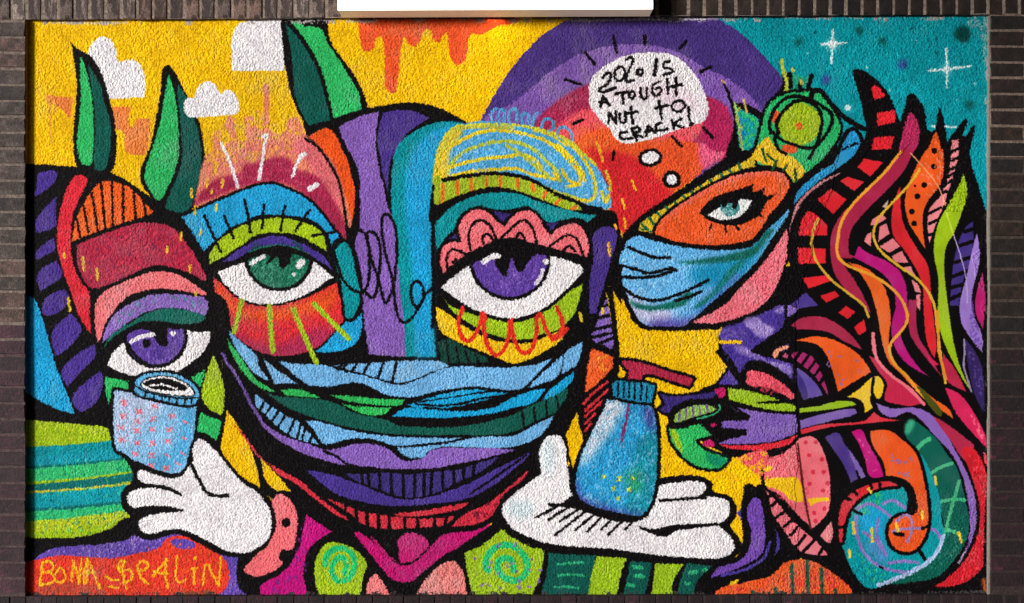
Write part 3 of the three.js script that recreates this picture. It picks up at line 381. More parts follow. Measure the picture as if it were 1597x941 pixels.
{
  const mask = '703,570* 765,528 880,556 1000,587 1200,612 1450,604 1520,562 1595,475 1650,430 1720,355* 1710,400 1600,560 1520,682 1400,802 1280,902 1230,945 1150,1020 1100,1068 1000,1092 850,1087 770,1057 740,980 700,900 664,800 660,720 668,640 690,610';
  F('#62b0e8', mask, 4);
  CLIP(mask, () => {
    soft(6, () => { F('#1a92c0', '1720,350* 1600,470 1450,620 1250,690 1100,760 1250,850 1400,800'); F('#c4c8ec', '690,850* 860,960 1000,990 940,1080 760,1040'); F('#5848a8', '850,1060 1100,1040 1180,1010 1060,1110 850,1110'); F('#3a78c8', '1250,860* 1420,760 1300,900 1150,1020'); });
    soft(1.5, () => { F('#15685e', '1000,690* 1200,668 1350,640 1500,590 1610,480 1560,580 1480,660 1300,690 1100,700'); F('#157a78', '1470,660* 1400,740 1300,850 1180,960 1120,980 1250,860 1360,720'); F('#15685e', '720,925* 860,960 1000,930 1120,880 1060,960 940,985 780,980'); });
    SPECK('#cfe4f8', 120, '680,600* 1000,640 900,900 720,860', 7, 2, 0.4);
  });
  LS(5, '720,597 800,632 880,660 978,662|668,710 770,735 840,757 988,725|665,782 800,785 900,775 1012,738|690,850 760,902 860,927 960,915 1100,860 1217,800|1010,930 1100,905 1170,870');
}
{
  const neck = '1705,480* 1715,600 1685,720 1635,850 1590,920 1500,995 1350,1065 1200,1072 1108,1066* 1250,995 1340,935 1400,862 1500,762 1600,640';
  F('#ee7080', neck, 4); SPECK('#c83048', 40, neck, 4, 3, 0.8);
}
TT(780, 400, 3.136); F(YE, '532,140* 560,180 600,250 640,310 690,352* 600,420* 582,520* 572,420 560,300 545,220'); L(9, '535,160 550,260 562,370 572,480 568,560 560,600'); L(7, '585,60 588,130 620,220 650,285 700,343 780,352 880,354 1000,347 1120,325 1260,275 1390,215');
// crown of sprouts
T(2, 'a'); F(BK, '1302,508* 1345,560 1375,635 1450,645 1555,712 1580,800 1560,880 1500,940 1420,990 1330,1000 1372,800 1362,680 1330,580'); F('#1aa09e', '1375,650* 1440,690 1530,740 1562,820 1522,900 1430,932 1405,850 1390,740'); SPECK('#3abf5a', 60, '1390,680* 1520,740 1540,820 1430,910', 7, 3); SPECK('#e0c43a', 16, '1375,650* 1440,690 1420,900 1395,800', 7, 3); SPECK('#1a78c0', 30, '1390,720* 1450,760 1440,900 1410,880', 7, 3); L(4, '1380,640 1400,740 1420,880 1430,930', '#9fc060');
T(3, 'a');
TT(1120, 90, 6.654); soft(1.5, () => F('#25a078', '690,380* 700,250 725,160 800,170 900,210 960,200 940,400*')); F('#2fae66', '560,520* 640,430 700,360 720,300 800,320 850,380 900,380 960,400* 800,480*'); SPECK('#1d8f80', 60, '700,250* 940,220 930,380 720,360', 20, 2, 0.7);
L(7, '690,170 695,280 600,405 500,530 450,650'); L(8, '742,170 755,300'); L(6, '850,270 852,365'); L(7.5, '975,185 945,290 938,395'); LS(6, '660,30 672,100 695,185|715,220 712,340', '#bfc63a'); LS(5, '775,120 785,140|862,230 868,265', '#c8be4a'); L(4, '40,240 70,260', '#b8906a'); L(4, '268,440 285,520 300,570', '#c2a85c'); T(3, 'a');
F('#29b96a', '-30,760 20,640 110,585 200,572 300,568 335,572 400,680 452,780 440,850 380,945 330,1000 260,1060 220,1092 160,1132* 100,1050 40,1030 -60,1010', 5);
F('#ecc22a', '-100,980* 0,850 40,900 120,950 200,1010 230,1080 165,1132* 100,1052 40,1032 -30,1020'); LS(4, '0,960 40,1000|60,1000 30,1060|120,1030 100,1060|170,1050 180,1130|-30,930 -10,1000', '#1c4f2e'); F('#e8582a', '15,700* 60,690 90,740 40,770*'); F('#e8582a', '85,900* 180,915 180,945 100,950*');
EL('#9fbe20', '200,770', 34, 33); DOT('#e8582a', 5.5, '200,785'); SPECK('#c8d23c', 60, '90,700* 200,640 310,720 300,850 200,900 90,840', 5, 2, 0.6);
LS(5.5, '20,830 15,760 60,660 140,600 250,612 340,660 405,720 390,790 340,870 290,915 200,910 90,870 10,800|70,830 60,760 130,660 200,625 290,650 340,740 320,860 290,935 260,985|45,860 70,930 120,960');
L(8, '270,615 290,565 335,572 400,650 480,730 600,805');
F('#2492cc', '455,945* 492,850 530,815 568,850 575,890 552,945 500,1000 400,1072 300,1142 220,1212 165,1275* 190,1192 280,1102 400,1022 440,970', 6.5); L(3.6, '470,930 520,905 560,890'); SPECK('#4fb4e4', 40, '470,930* 540,830 560,880 400,1050 250,1160 230,1160', 6, 2.4);
// --- the mane of ribbons on the right
T(); F(BK, '1255,335* 1290,300 1330,255 1350,210 1345,170 1335,130 1330,112 1336,107 1360,118 1385,145 1402,185 1404,190* 1412,165 1417,147 1426,147 1442,170 1452,205 1464,175 1466,168 1471,180 1478,222* 1506,185 1510,190 1504,212 1518,196 1522,198 1514,235 1518,262 1530,300 1541,335 1552,350* 1552,950* 1300,950* 1250,870 1240,800* 1195,820 1160,870* 1160,760 1172,755 1200,780 1262,770* 1262,700* 1246,692* 1243,560* 1218,480 1235,440 1228,380');
T(3, 'b');
F('#c87a84', '460,130* 440,145 320,215 220,310 165,410 135,520* 160,380 220,280 330,190');
T(3, 'a'); F('#dd2631', '648,550 670,530 735,600* 665,622*'); F('#dd2631', '680,702* 790,684* 796,756* 685,787*'); F('#dd2631', '662,857* 787,844* 770,927* 648,932*');
T(3, 'b'); F('#dd2631', '600,45* 722,67* 640,157* 563,100*'); F('#dd2631', '500,158* 602,190* 540,247* 453,185*'); F('#dd2631', '395,233* 492,300* 410,392* 313,300*'); F('#dd2631', '245,373* 300,390 372,460* 372,522* 193,525* 208,450'); F('#dd2631', '190,600* 362,605* 362,697* 193,700*'); F('#dd2631', '217,788* 370,770* 405,802* 258,856*'); F('#dd2631', '328,900* 422,868* 448,900* 368,942*');
T(3, 'c'); F('#dd2631', '443,70* 490,28* 548,65* 500,112*'); F('#dd2631', '538,160* 602,113* 617,185* 570,212*');
T(3, 'a'); F('#b22b5a', '868,740 895,702 932,750 947,820 935,900 890,960 815,960* 830,870');
T(3, 'b');
F('#a82548', '790,40* 850,-30* 905,5* 850,120 740,245 620,365 530,475 505,570 512,640 545,660 440,660* 500,740 560,830 612,930 645,1010* 570,942 480,852 418,760 393,640 398,520 450,408 560,298 680,178');
F('#ee5c22', '1010,-40 1050,-125* 1078,-40 1092,0 1097,120 1080,200 1000,310 968,400 985,608* 940,540 880,440 858,340 870,230 930,90 970,20', 3); DOT(BK, 4.6, '1037,95 977,210 935,280 900,375 915,450 1040,-3'); DOT(BK, 2, '920,215'); SPECK('#e88a7a', 40, '960,60* 1090,0 1080,200 980,300', 6, 2);
F('#ec8c92', '1150,-70* 1190,-75* 1188,30 1165,130 1110,300 1050,450 1010,572* 998,450 1010,360 1090,260 1130,130'); LS(4.5, '1135,10 1195,-20|1130,65 1185,40|1125,120 1175,95|1100,215 1150,180|1080,265 1120,250|1000,390 1080,350|1010,450 1070,420|1005,520 1050,510|1090,180 1170,130');
F('#9bbf1c', '1220,138* 1245,250 1212,380 1162,510 1112,600 1102,750 1122,941 1150,1135 1200,1340 1282,1510* 1200,1390 1100,1190 1060,1040 1062,940 1065,800 1036,620 1058,470 1120,340 1190,220', 3);
F('#d92731', '828,218* 832,350 852,460 930,600 1002,720 1022,941 1042,1090 1052,1220 1040,1290* 990,1172 970,941 968,850 930,740 850,612 788,530 772,430 788,320');
F('#e98189', '640,460* 662,420 715,388* 742,418* 680,455'); F('#e98189', '700,470* 742,448* 762,512* 690,562*'); F('#e98189', '618,522* 650,500* 645,592* 603,560*'); F('#e98189', '698,592* 782,540* 828,592* 760,632*'); F('#e98189', '772,652* 837,620* 878,692* 800,692*'); F('#e98189', '848,722* 892,714* 923,777* 880,767*'); F('#e98189', '898,800* 942,830* 957,882* 920,872*'); F('#e98189', '925,892* 952,890* 950,990* 930,960*'); F('#c09a90', '715,345* 755,300* 745,355*');
F('#b91979', '568,588* 640,640 740,682 820,742 862,832 872,941 872,1020 830,1130 870,1240 960,1362 1015,1402* 930,1362 860,1312 800,1232 772,1130 780,1040 800,960 780,850 730,772 640,712 540,662*');
F('#ee6526', '500,688* 620,730 700,802 750,902 765,1000 768,1042 758,1140 760,1242 800,1322 900,1422 1040,1542 1130,1602 1158,1665* 1060,1592 940,1502 830,1382 760,1312 718,1202 690,1042 665,941 640,862 580,762');
T(3, 'c'); F('#a82850', '880,-10* 932,-10* 937,200 1010,330 1090,470 1212,562* 1100,482 980,342 888,200'); F('#b82848', '1090,318* 1150,420 1212,552* 1128,492*');
T(3, 'b'); F('#3f3080', '1280,438* 1282,560 1260,700 1220,800 1190,960* 1138,960* 1148,780 1180,600 1230,480'); LS(6, '1230,500 1290,480|1190,590 1280,560|1170,690 1260,660|1150,780 1240,745|1140,850 1210,830|1140,920 1200,890');
F('#9a79ce', '1305,508* 1322,620 1310,740 1280,850 1270,941 1282,1015 1332,1135 1337,1250* 1260,1155 1208,1065 1198,935 1240,780 1270,640'); SPECK('#6f4fae', 70, '1280,900* 1290,1020 1330,1150 1320,1220 1260,1130', 8, 2.6); F('#b9216e', '1340,748* 1352,850 1357,941 1342,1108* 1300,1015 1293,935 1310,850');
T(3, 'c'); F('#34255f', '1228,235* 1292,310 1342,440 1352,692* 1300,602 1258,450'); SPECK('#5a4890', 50, '1240,280* 1300,350 1340,500 1330,600', 7, 2); L(3, '1225,240 1228,320 1222,400 1245,480 1270,560', '#9a8ab0');
F('#d0265a', '1108,538* 1200,580 1280,682 1352,822 1372,922* 1290,832 1180,702'); SPECK('#f06a80', 40, '1250,660* 1350,830 1330,860', 8, 3);
// ribbons' sprayed lines
T(3, 'b');
L(4.6, '830,0 740,120 640,220 540,320 470,420 440,530 440,650 500,710 650,770 760,840 840,930 872,1040 840,1110 772,1190 762,1250 800,1330 870,1400 950,1500 1050,1600', '#eda030'); L(4, '318,420 282,500 280,600 310,690 400,800 500,880 600,960 630,1030', '#d2a634'); L(4, '950,110 880,210 760,340 690,420 662,510 690,600 800,700 940,800 1030,930 1060,1120 1082,1290 1110,1440', '#dcb030'); T(3, 'a'); DOT('#8fd4d8', 1.8, '250,330 620,420 930,250 1290,520 760,560 1180,620'); DOT('#0a5a66', 3, '300,200 900,180 1050,330'); T(3, 'b'); L(2, '890,10 980,110 1060,210 1110,330', '#e8a070'); L(2.6, '1115,380 1160,520', '#c8dc40'); L(1.8, '1160,520 1200,640 1235,780 1245,941', '#b8a4d8');
T(3, 'c'); L(5, '658,220 690,380 800,490 960,622', '#ee7484');
// arm, trumpet and loops
F('#a82a4a', '118,180* 200,110 280,93 360,103 450,150 530,220 592,302* 480,250 380,192 250,175'); TT(1090, 440, 4.2);
F(BK, '105,330* 250,292 560,138 600,50 700,55 790,150* 640,200 570,300* 520,380 630,540* 640,690* 300,690 60,685* 120,640 175,552 100,455*');
F(YE, '10,308* 60,312 130,310 160,303 162,350* 130,350* 130,440* 108,455* 182,550* 120,650 50,688* 10,690*');
F('#4c389a', '160,300 250,277 400,212 557,145* 562,240 545,312* 470,352 400,402 345,447* 400,480 470,498 540,515 612,535* 617,645* 560,592 480,542 400,512 330,520 290,560 270,602* 200,480 150,432* 150,410 135,352*');
F('#4c389a', '200,570* 262,672* 128,672*'); SPECK('#3a2a80', 90, '160,300 400,230 550,160 540,300 340,440 270,590 150,420', 12, 3, 0.7);
soft(1.2, () => { F('#8f78c6', '300,255 380,225 430,270 490,300 470,352 400,365 340,310'); F('#8068bc', '240,415 340,445 470,520 605,560 600,610 470,535 350,490 270,470'); F('#8f78c6', '490,190* 556,150* 552,200 520,205'); });
SPECK('#a894d6', 90, '310,250 480,300 440,350 340,310', 9, 2.6, 0.7); SPECK('#a894d6', 70, '250,420 460,510 605,560 470,540 300,470', 9, 2.6, 0.7); SPECK('#6a54ac', 60, '170,310 330,300 260,400 160,400', 10, 2.6, 0.7);
F(YE, '125,383* 285,384* 284,405* 125,404*'); F('#8468bc', '580,150* 657,170* 640,192 580,232*'); F('#493789', '604,148* 700,68* 785,152* 662,172*');
F(BK, '343,442 440,385 560,295 640,300* 610,400* 500,435 420,462 370,472'); L(5, '500,488 530,445 577,424', '#ee9a7a');
F('#f05a6c', '315,610 330,582 370,582 440,600 540,660 620,730 622,768 560,742 450,692 320,672', 5); SPECK('#d03a52', 40, '320,600 440,610 600,740 330,670', 8, 3, 0.8);
TT(1180, 500, 7.236); F('#5c48a2', '455,530* 560,600 680,720 747,842* 530,895* 455,690'); F('#3a2c78', '455,560* 520,660 570,780 575,885 530,895* 455,690');
T(3, 'c'); F('#ee5f25', '178,245* 300,218 420,243 540,308 610,378 645,440* 540,502 440,562* 410,450 370,340 310,270'); SPECK('#8a6ab0', 16, '300,240* 520,320 620,430 450,530', 7, 3); L(5, '40,330 70,300 120,285', '#ee9a7a');
TT(1180, 500, 7.236); F('#a5296a', '395,390 430,360 472,350* 420,437*'); F('#a5296a', '455,452* 520,353* 577,385* 500,492*'); F('#a5296a', '528,512* 610,393* 657,440* 577,552*'); F('#a5296a', '598,572* 670,473* 712,520* 647,607*'); F('#a5296a', '663,632* 720,568* 747,620* 705,692*'); F('#a5296a', '730,720* 765,680* 800,780 808,845*'); F('#b04a70', '302,402 333,373 360,400 330,427'); F(BK, '0,920* 440,880* 560,905* 440,938* 0,938*');
T(3, 'c'); F('#98c020', '198,665* 320,650 420,623 510,618 555,642* 430,667 200,692*', 4); F('#7e60b8', '203,742* 350,700 540,668 552,700 400,742 208,792*');
F('#dc3040', '205,800* 350,765 600,745 662,688* 720,725 835,740* 600,762 400,782 215,827*'); F('#d02a48', '752,478* 800,530 965,632* 880,652 730,612*');
F('#ecc220', '498,597* 580,540 640,482 690,468 722,510 717,570 690,607 662,570 650,570 640,612 657,662* 605,697* 600,640 560,605', 6); L(4.5, '662,480 655,520 652,570');
F('#8a64ba', '680,633* 780,667 900,660 980,680 1060,742 1120,832 1180,945 1232,1045 1285,1185 1302,1335 1280,1465 1198,1628* 1250,1495 1262,1355 1222,1115 1150,955 1040,832 960,742 880,690 780,722 710,692');
F('#b02a4a', '1045,735* 1150,810 1260,900 1292,945* 1300,1000* 1230,980 1130,850');
TT(1290, 480, 3.231);
F('#c8284c', '212,243* 250,262 330,342 485,485* 400,490 300,472 292,440 305,385 258,318'); L(5, '232,130 235,200 260,270 330,345 420,410 490,487', '#ee7484');
F('#4a4f16', '450,392* 485,412 580,520 572,548 525,505'); F('#b82848', '588,238* 640,300 702,422* 610,372 578,300'); F('#b02a4a', '538,548* 600,582 742,690* 712,775 640,690');
L(4.4, '555,20 562,120 565,220 585,300 600,360', '#e0902e'); F('#d0265a', '565,285* 530,290 500,230 470,190 520,250*');
// curled tail, bottom right
T(3, 'c');
F('#0f5e51', '890,733* 960,770 1060,862 1112,941 1182,1040 1232,1240 1257,1380 1232,1500 1150,1628 1050,1718 900,1748 690,1768* 850,1698 1000,1628 1100,1478 1092,1358 1042,1138 960,980 900,900 855,812'); soft(2, () => F('#3aa880', '860,770* 890,735 920,750 870,830'));
T(3, 'd');
LS(5, '1015,135 1080,95 1150,70|1075,310 1160,295 1230,300|1085,490 1130,488 1170,498|1195,180 1160,300 1110,480 1085,560|925,920 930,915', '#3fb880'); T(3, 'c'); L(6.5, '935,915 970,880 1010,855', '#3fb880');
T(3, 'd'); SPECK('#2a8a6c', 80, '1110,420* 1250,420 1200,600 1050,760 900,790', 7, 2, 0.8);
F('#0b98a4', '455,560 465,480 520,345 620,262 680,225 760,208 840,215 900,240* 935,-10* 980,50 1032,165 1077,300 1087,440 1100,500 1065,620 965,722 800,792 700,842 640,848 590,822 520,722 475,610');
soft(5, () => { F('#1fa4d8', '560,360* 650,320 720,360 740,460 700,560 600,520'); F('#4a90c8', '600,560* 700,560 760,640 700,700'); });
SPECK('#36c070', 70, '520,340* 680,240 720,300 560,420', 7, 2.6, 0.8); SPECK('#36c070', 50, '560,620* 700,720 760,800 680,830', 7, 2.6, 0.7); SPECK('#066a80', 80, '480,500* 600,560 720,800 600,820 500,680', 7, 2, 0.6);
LS(5, '720,322 780,300 830,330 858,352|560,352 640,322 700,352 770,405|552,400 560,520 600,622 680,702 800,742 900,742 1000,682 1080,582 1052,495 980,472|760,690 850,680 940,690|690,420 680,520 720,600|600,500 680,560 740,640', '#8a78c4');
L(6.5, '690,830 850,770 980,700 1060,620 1095,520', '#a8c0e8');
{
  const ribbon = '640,-130* 760,-132 850,-68 922,5 962,120 992,280 1002,420 982,520 940,590 880,622 800,602 758,540 758,470 800,410 872,390* 932,370 922,280 872,190 800,160 738,150* 720,60 680,0 650,-60';
  F('#ee5a25', ribbon, 5.5); SPECK('#8a6ab0', 14, '740,0* 880,0 900,160 800,130', 8, 3); SPECK('#d8452a', 50, '960,200* 990,400 920,600 800,580', 6, 2.4);
}
F(BK, '735,150* 820,158 892,200 927,290 912,392* 868,384 872,290 850,225 800,205');
LS(4.4, '800,435 870,392 902,470 872,560|780,495 850,480 975,472', '#9a80b8'); L(6, '795,508 845,516'); L(6, '940,605 980,665'); L(5, '965,475 1000,465');
F('#d52c38', '450,562* 443,450 460,330 530,252 640,200 760,183 815,210* 700,226 600,270 520,350 480,450 463,562', 5); LS(5, '540,240 558,268|485,283 515,298|445,467 490,465|640,195 650,225|540,365 585,388|700,200 700,225'); L(4, '700,715 720,725');
F('#d2222f', '1215,-20 1290,-15 1362,130 1362,250 1352,400 1346,712* 1250,802 1150,837 1045,837* 1150,762 1250,642 1312,502 1322,352 1282,182 1240,70'); SPECK('#f04a5a', 90, '1250,10* 1360,140 1340,700 1200,810 1300,560 1320,340', 7, 2.4, 0.7); F('#e84860', '1345,-10* 1372,40 1385,90 1372,100 1350,50');
LS(3, '1230,620 1195,690', '#b09ac8');
F('#4a3488', '358,-90* 440,-118 480,-50 520,0 560,60 612,152* 570,165 520,192* 480,90 420,0'); F('#7a5cb4', '500,-20* 560,60 612,152* 575,160 540,80'); LS(4, '555,120 575,175'); F('#c2157a', '523,-125* 590,-135 620,-70 660,0 702,80 722,152* 640,152 610,52 570,-50'); SPECK('#f04a9a', 24, '560,-100* 690,90 650,120', 6, 3);
{
  const leaf = '-10,40* 100,8 200,-85* 290,-90 350,0 385,130 392,270 372,382 280,475* 200,402 80,272 -10,205';
  F('#f0707c', leaf, 5);
  SPECK('#e04a58', 120, '0,40* 190,0 260,440 180,380 0,200', 6, 2.6, 0.7); DOT('#d83048', 3.6, '285,125 350,125 262,200 375,195 345,240 290,380 300,430 355,352 340,45'); DOT('#d83048', 3.2, '238,-60 300,-60 260,20');
  F('#f2c21e', '-10,165* 100,160 190,165 220,300 150,300 90,250 40,225 -10,210'); F('#f2c21e', '250,292* 320,285 385,295 320,310 270,335*'); F('#f2c21e', '-60,70* 30,95 0,120');
  L(3.5, '188,-50 205,80 232,280 270,480', '#5a1a1c');
}
F('#e85a60', '-190,40* -60,-10 0,0 0,60 -20,110 -60,90 -30,150 -120,100'); SPECK(YE, 40, '-180,40* 0,0 0,180 -100,150', 6, 3);
F('#ee7684', '-50,215* 0,248 50,300 150,420 240,502 310,562 378,642* 300,642 200,612 100,482 0,340 -40,270', 4); LS(5, '-15,290 30,270|15,345 60,305|50,410 110,370|105,465 160,420|145,520 195,460|180,590 235,520|225,620 310,530|320,640 350,590'); F('#e87a84', '395,430* 392,560 330,520*');
L(4.5, '400,400 330,490 290,540');
F('#4a3a9a', '-190,380* -100,320 0,430 55,482 77,580 40,652 -60,720 -250,780 -100,640'); 
T(2, 'd'); F(BK, '1420,360 1440,260 1500,215 1570,240 1600,330 1640,560 1600,700 1480,770 1230,830* 1180,800 1300,720 1400,640 1430,520'); F('#7048ae', '1455,380 1480,300 1510,283 1545,320 1562,420 1567,560 1540,642 1400,722 1228,785* 1280,720 1400,682 1470,602 1482,500'); L(4, '1300,770 1450,730 1560,660 1600,560', '#4a3a9a');
F('#ea5a28', '1250,905* 1280,852 1450,810 1595,775 1695,690 1775,670 1845,675 1945,720 2025,780 2095,840 2120,905*'); SPECK('#d83a3a', 160, '1300,860* 1595,790 1700,700 1850,690 2080,860', 8, 3); LS(6, '1735,700 1740,890|1832,680 1835,890|1918,730 1925,890|1490,870 1500,900|1635,850 1630,890|2005,860 2010,890', '#1c4f3e');
// --- flecks of yellow paint thrown over everything
T(0, 'b'); LS(4, '1190,240 1188,285|1345,335 1342,370|1213,365 1210,395|1248,490 1245,520|1125,505 1120,550|1040,595 1035,630|515,660 520,740|602,735 606,800|395,640 400,660|1180,710 1178,745|1215,880 1218,900|1385,180 1380,220|1290,180 1285,220|1315,240 1312,260|1340,80 1335,130|425,915 432,990', '#eebf2a');
T(2, 'b'); LS(4, '740,180 765,240|680,300 695,350|695,420 700,475|635,460 645,480|595,570 602,650|590,150 600,200|535,-10 560,60', '#eeae2a'); T(2, 'c'); LS(4.4, '418,75 428,125|560,45 562,75', '#e8cc3a'); T(2, 'a'); L(4, '520,885 545,940', '#eeae2a');
T(3, 'd'); LS(4.4, '1045,155 1050,200|963,370 966,415|1190,500 1208,560|800,445 812,490|532,440 540,510|650,480 652,560|510,610 512,655|630,230 645,250', '#eecb3a');
// bare and rubbed spots along the rim
T(); soft(1, () => { LS(2.4, '80,35 140,36 200,35|540,33 590,33|880,32 960,31 1040,30 1120,29|1220,27 1300,26', '#cfc6cc'); });
LS(1.6, '1010,31 1040,31|1060,31 1100,30', '#f0ecf0'); L(4, '1546,20 1546,240', '#7fb8bb'); soft(2, () => { L(5, '1535,905 1538,925', '#d8602a'); });

// ---------------------------------------------------------------- rough stucco: ragged paint edges, grain of the paint, height map
function smoothField(x, y) {            // 1 where the plaster was trowelled smooth (right-hand repair), 0 on the rough stucco
  const j = (noise2(NG, 256, x * 0.05, y * 0.05) - 0.5) * 30;
  const left = 1243 + (y > 480 ? 0 : (480 - y) * 0.28), right = 1500 + (y < 330 ? -40 : 30), top = 240 - (x - 1350) * 0.05;
  if (x + j * 0.3 < left || x + j > right || y + j < top || y + j > 880 - (x > 1440 ? (x - 1440) * 1.2 : 0)) return 0;
  return x > 1290 && y > 760 ? 0.5 : 1;
}
const src = g.getImageData(0, 0, CW, CH), out = g.createImageData(CW, CH), hgt = new Uint8ClampedArray(CW * CH * 4);
{
  const a = src.data, b = out.data;
  for (let y = 0; y < CH; y++) for (let x = 0; x < CW; x++) {
    const px = x / K + PX0, py = y / K + PY0, sm = smoothField(px, py), r = 1 - 0.85 * sm;
    const n1 = noise2(NG, 256, x * 0.36, y * 0.33), n2 = noise2(NH, 256, x * 0.34 + 40, y * 0.36), n3 = noise2(NH, 256, x * 0.55, y * 0.5), n4 = noise2(NG, 256, x * 0.02, y * 0.02);
    const n5 = noise2(NH, 256, x * 0.006 + 3, y * 0.007), n6 = noise2(NG, 256, x * 0.06, y * 0.05 + 30);
    const sx = Math.min(CW - 1, Math.max(0, Math.round(x + (n1 - 0.5) * 4 * (0.35 + 0.65 * r)))), sy = Math.min(CH - 1, Math.max(0, Math.round(y + (n2 - 0.5) * 4 * (0.35 + 0.65 * r))));
    const k = (y * CW + x) * 4, q = (sy * CW + sx) * 4;
    const ridge = 1 - Math.abs(2 * noise2(NG, 256, x * 0.27 + 9 + n3 * 0.6, y * 0.24 + n2 * 0.6) - 1);
    let h = (0.5 * ridge + 0.34 * n3 + 0.25 * n1) * r * (0.62 + 0.6 * n4 * (0.5 + n5)) + 0.12 * sm * n4;
    const dark = a[q] + a[q + 1] + a[q + 2] < 130;
    const tone = 1 + ((n3 - 0.5) * 0.26 + (n2 - 0.5) * 0.2) * r + (n4 - 0.5) * 0.12 + (n6 - 0.5) * 0.1;
    const bare = dark && noise2(NH, 256, x * 0.36 + 5, y * 0.36) > 0.8 ? 18 * r : 0;     // grains the black missed
    let c0 = a[q] * tone + bare, c1 = a[q + 1] * tone + bare, c2 = a[q + 2] * tone + bare;
    // thin, faded patches of paint and bare plaster where the rim is chipped
    const mean = (c0 + c1 + c2) / 3, fade = Math.max(0, n5 * 0.5 + n4 * 0.3 + n6 * 0.35 - 0.62) * (dark ? 0.25 : 0.9); c0 += (mean * 0.6 + 52 - c0) * fade; c1 += (mean * 0.6 + 50 - c1) * fade; c2 += (mean * 0.6 + 50 - c2) * fade;
    const rimT = py - (31 - 8 * (px - 40) / 1500), rimB = 930 - 2.5 * (px - 40) / 1500 - py, rimR = 1544 - px, rim = Math.min(rimT, rimB * 1.3, rimR * 1.2);
    const chip = rim < 9 ? (n1 * 0.35 + n6 * 0.45 + n2 * 0.2) - 0.47 - rim * 0.022 : -1;
    if (chip > 0) { const w = Math.min(1, chip * 14), v = rimB < 20 || (py > 300 && rimR < 20) ? 64 : 168; c0 += (v - c0) * w; c1 += (v * 0.96 - c1) * w; c2 += (v * 0.95 - c2) * w; }
    b[k] = c0; b[k + 1] = c1; b[k + 2] = c2; b[k + 3] = 255;
    // a cracked joint of the repair
    const seam = Math.abs(px - (1243 + (py > 690 ? (py - 690) * 0.13 : 0) + (noise2(NH, 256, 3, py * 0.06) - 0.5) * 3));
    if (py > 470 && py < 825 && seam < 1.3) h = 0;
    hgt[k] = hgt[k + 1] = hgt[k + 2] = Math.max(0, Math.min(1, h)) * 255; hgt[k + 3] = 255;
  }
  g.setTransform(1, 0, 0, 1, 0, 0); g.putImageData(out, 0, 0);
}
const paintMap = new THREE.CanvasTexture(cv); paintMap.colorSpace = THREE.SRGBColorSpace; paintMap.anisotropy = 8;
const flip = new Uint8Array(CW * CH * 4); for (let y = 0; y < CH; y++) flip.set(hgt.subarray(y * CW * 4, (y + 1) * CW * 4), (CH - 1 - y) * CW * 4);
const heightMap = new THREE.DataTexture(flip, CW, CH); heightMap.magFilter = heightMap.minFilter = THREE.LinearFilter; heightMap.needsUpdate = true;
const paintMat = new THREE.MeshPhysicalMaterial({ map: paintMap, bumpMap: heightMap, bumpScale: 0.0058, roughness: 0.8, specularIntensity: 0.12 });

// ---------------------------------------------------------------- ground
function grainTexture(size, f) {
  const d = new Uint8Array(size * size * 4);
  for (let y = 0; y < size; y++) for (let x = 0; x < size; x++) { const v = f(x, y), k = (y * size + x) * 4; for (let c = 0; c < 3; c++) d[k + c] = Math.max(0, Math.min(255, v[c] ?? v[0])); d[k + 3] = 255; }
  const t = new THREE.DataTexture(d, size, size); t.wrapS = t.wrapT = THREE.RepeatWrapping; t.magFilter = THREE.LinearFilter; t.minFilter = THREE.LinearMipmapLinearFilter; t.generateMipmaps = true; t.needsUpdate = true; return t;
}
{
  const t = grainTexture(512, (x, y) => { const v = 120 + 60 * noise2(NG, 256, x * 0.5, y * 0.5) + 40 * noise2(NH, 256, x / 16, y / 16) - 20; return [v, v * 0.99, v * 0.97]; }); t.colorSpace = THREE.SRGBColorSpace;
  const geo = new THREE.PlaneGeometry(160, 160); geo.rotateX(-Math.PI / 2);
  const uv = geo.attributes.uv; for (let i = 0; i < uv.count; i++) uv.setXY(i, uv.getX(i) * 160, uv.getY(i) * 160);
  const o = mesh('pavement', geo, new THREE.MeshStandardMaterial({ map: t, color: new THREE.Color().setRGB(0.55, 0.54, 0.52), roughness: 0.95 }), scene);
  tag(o, 'grey worn pavement in front of the brick wall', null, 'structure');
}

// ---------------------------------------------------------------- the passage that the wall stands in: roof, far side and right-hand end; open to daylight on the left
{
  const grime = grainTexture(256, (x, y) => { const v = 140 + 60 * (noise2(NG, 256, x * 0.5, y * 0.5) - 0.5) + 60 * (noise2(NH, 256, x / 16, y / 20) - 0.5); return [v, v * 0.97, v * 0.93]; }); grime.colorSpace = THREE.SRGBColorSpace;
  const m = new THREE.MeshStandardMaterial({ map: grime, color: new THREE.Color().setRGB(0.4, 0.36, 0.34), roughness: 0.95 });
  const part = (name, label, w, h, d, x, y, z) => {
    const geo = new THREE.BoxGeometry(w, h, d), p = geo.attributes.position, n = geo.attributes.normal, uv = geo.attributes.uv;
    for (let i = 0; i < p.count; i++) { const ax = Math.abs(n.getX(i)) > 0.5, ay = Math.abs(n.getY(i)) > 0.5; uv.setXY(i, ax ? p.getZ(i) : p.getX(i), ay ? p.getZ(i) : p.getY(i)); }
    const o = mesh(name, geo, m, scene); o.position.set(x, y, z); tag(o, label, null, 'structure');
  };
  part('passage_ceiling', 'grey concrete roof slab over the passage', 10.6, 0.3, 7.4, 0.3, 4.9, 3.3); part('passage_wall', 'dark wall closing the right-hand end of the passage', 0.3, 4.74, 7.0, 5.45, 2.37, 3.4); part('passage_wall_001', 'dark wall across the passage facing the mural', 10.2, 4.74, 0.3, 0.2, 2.37, 6.85);
}

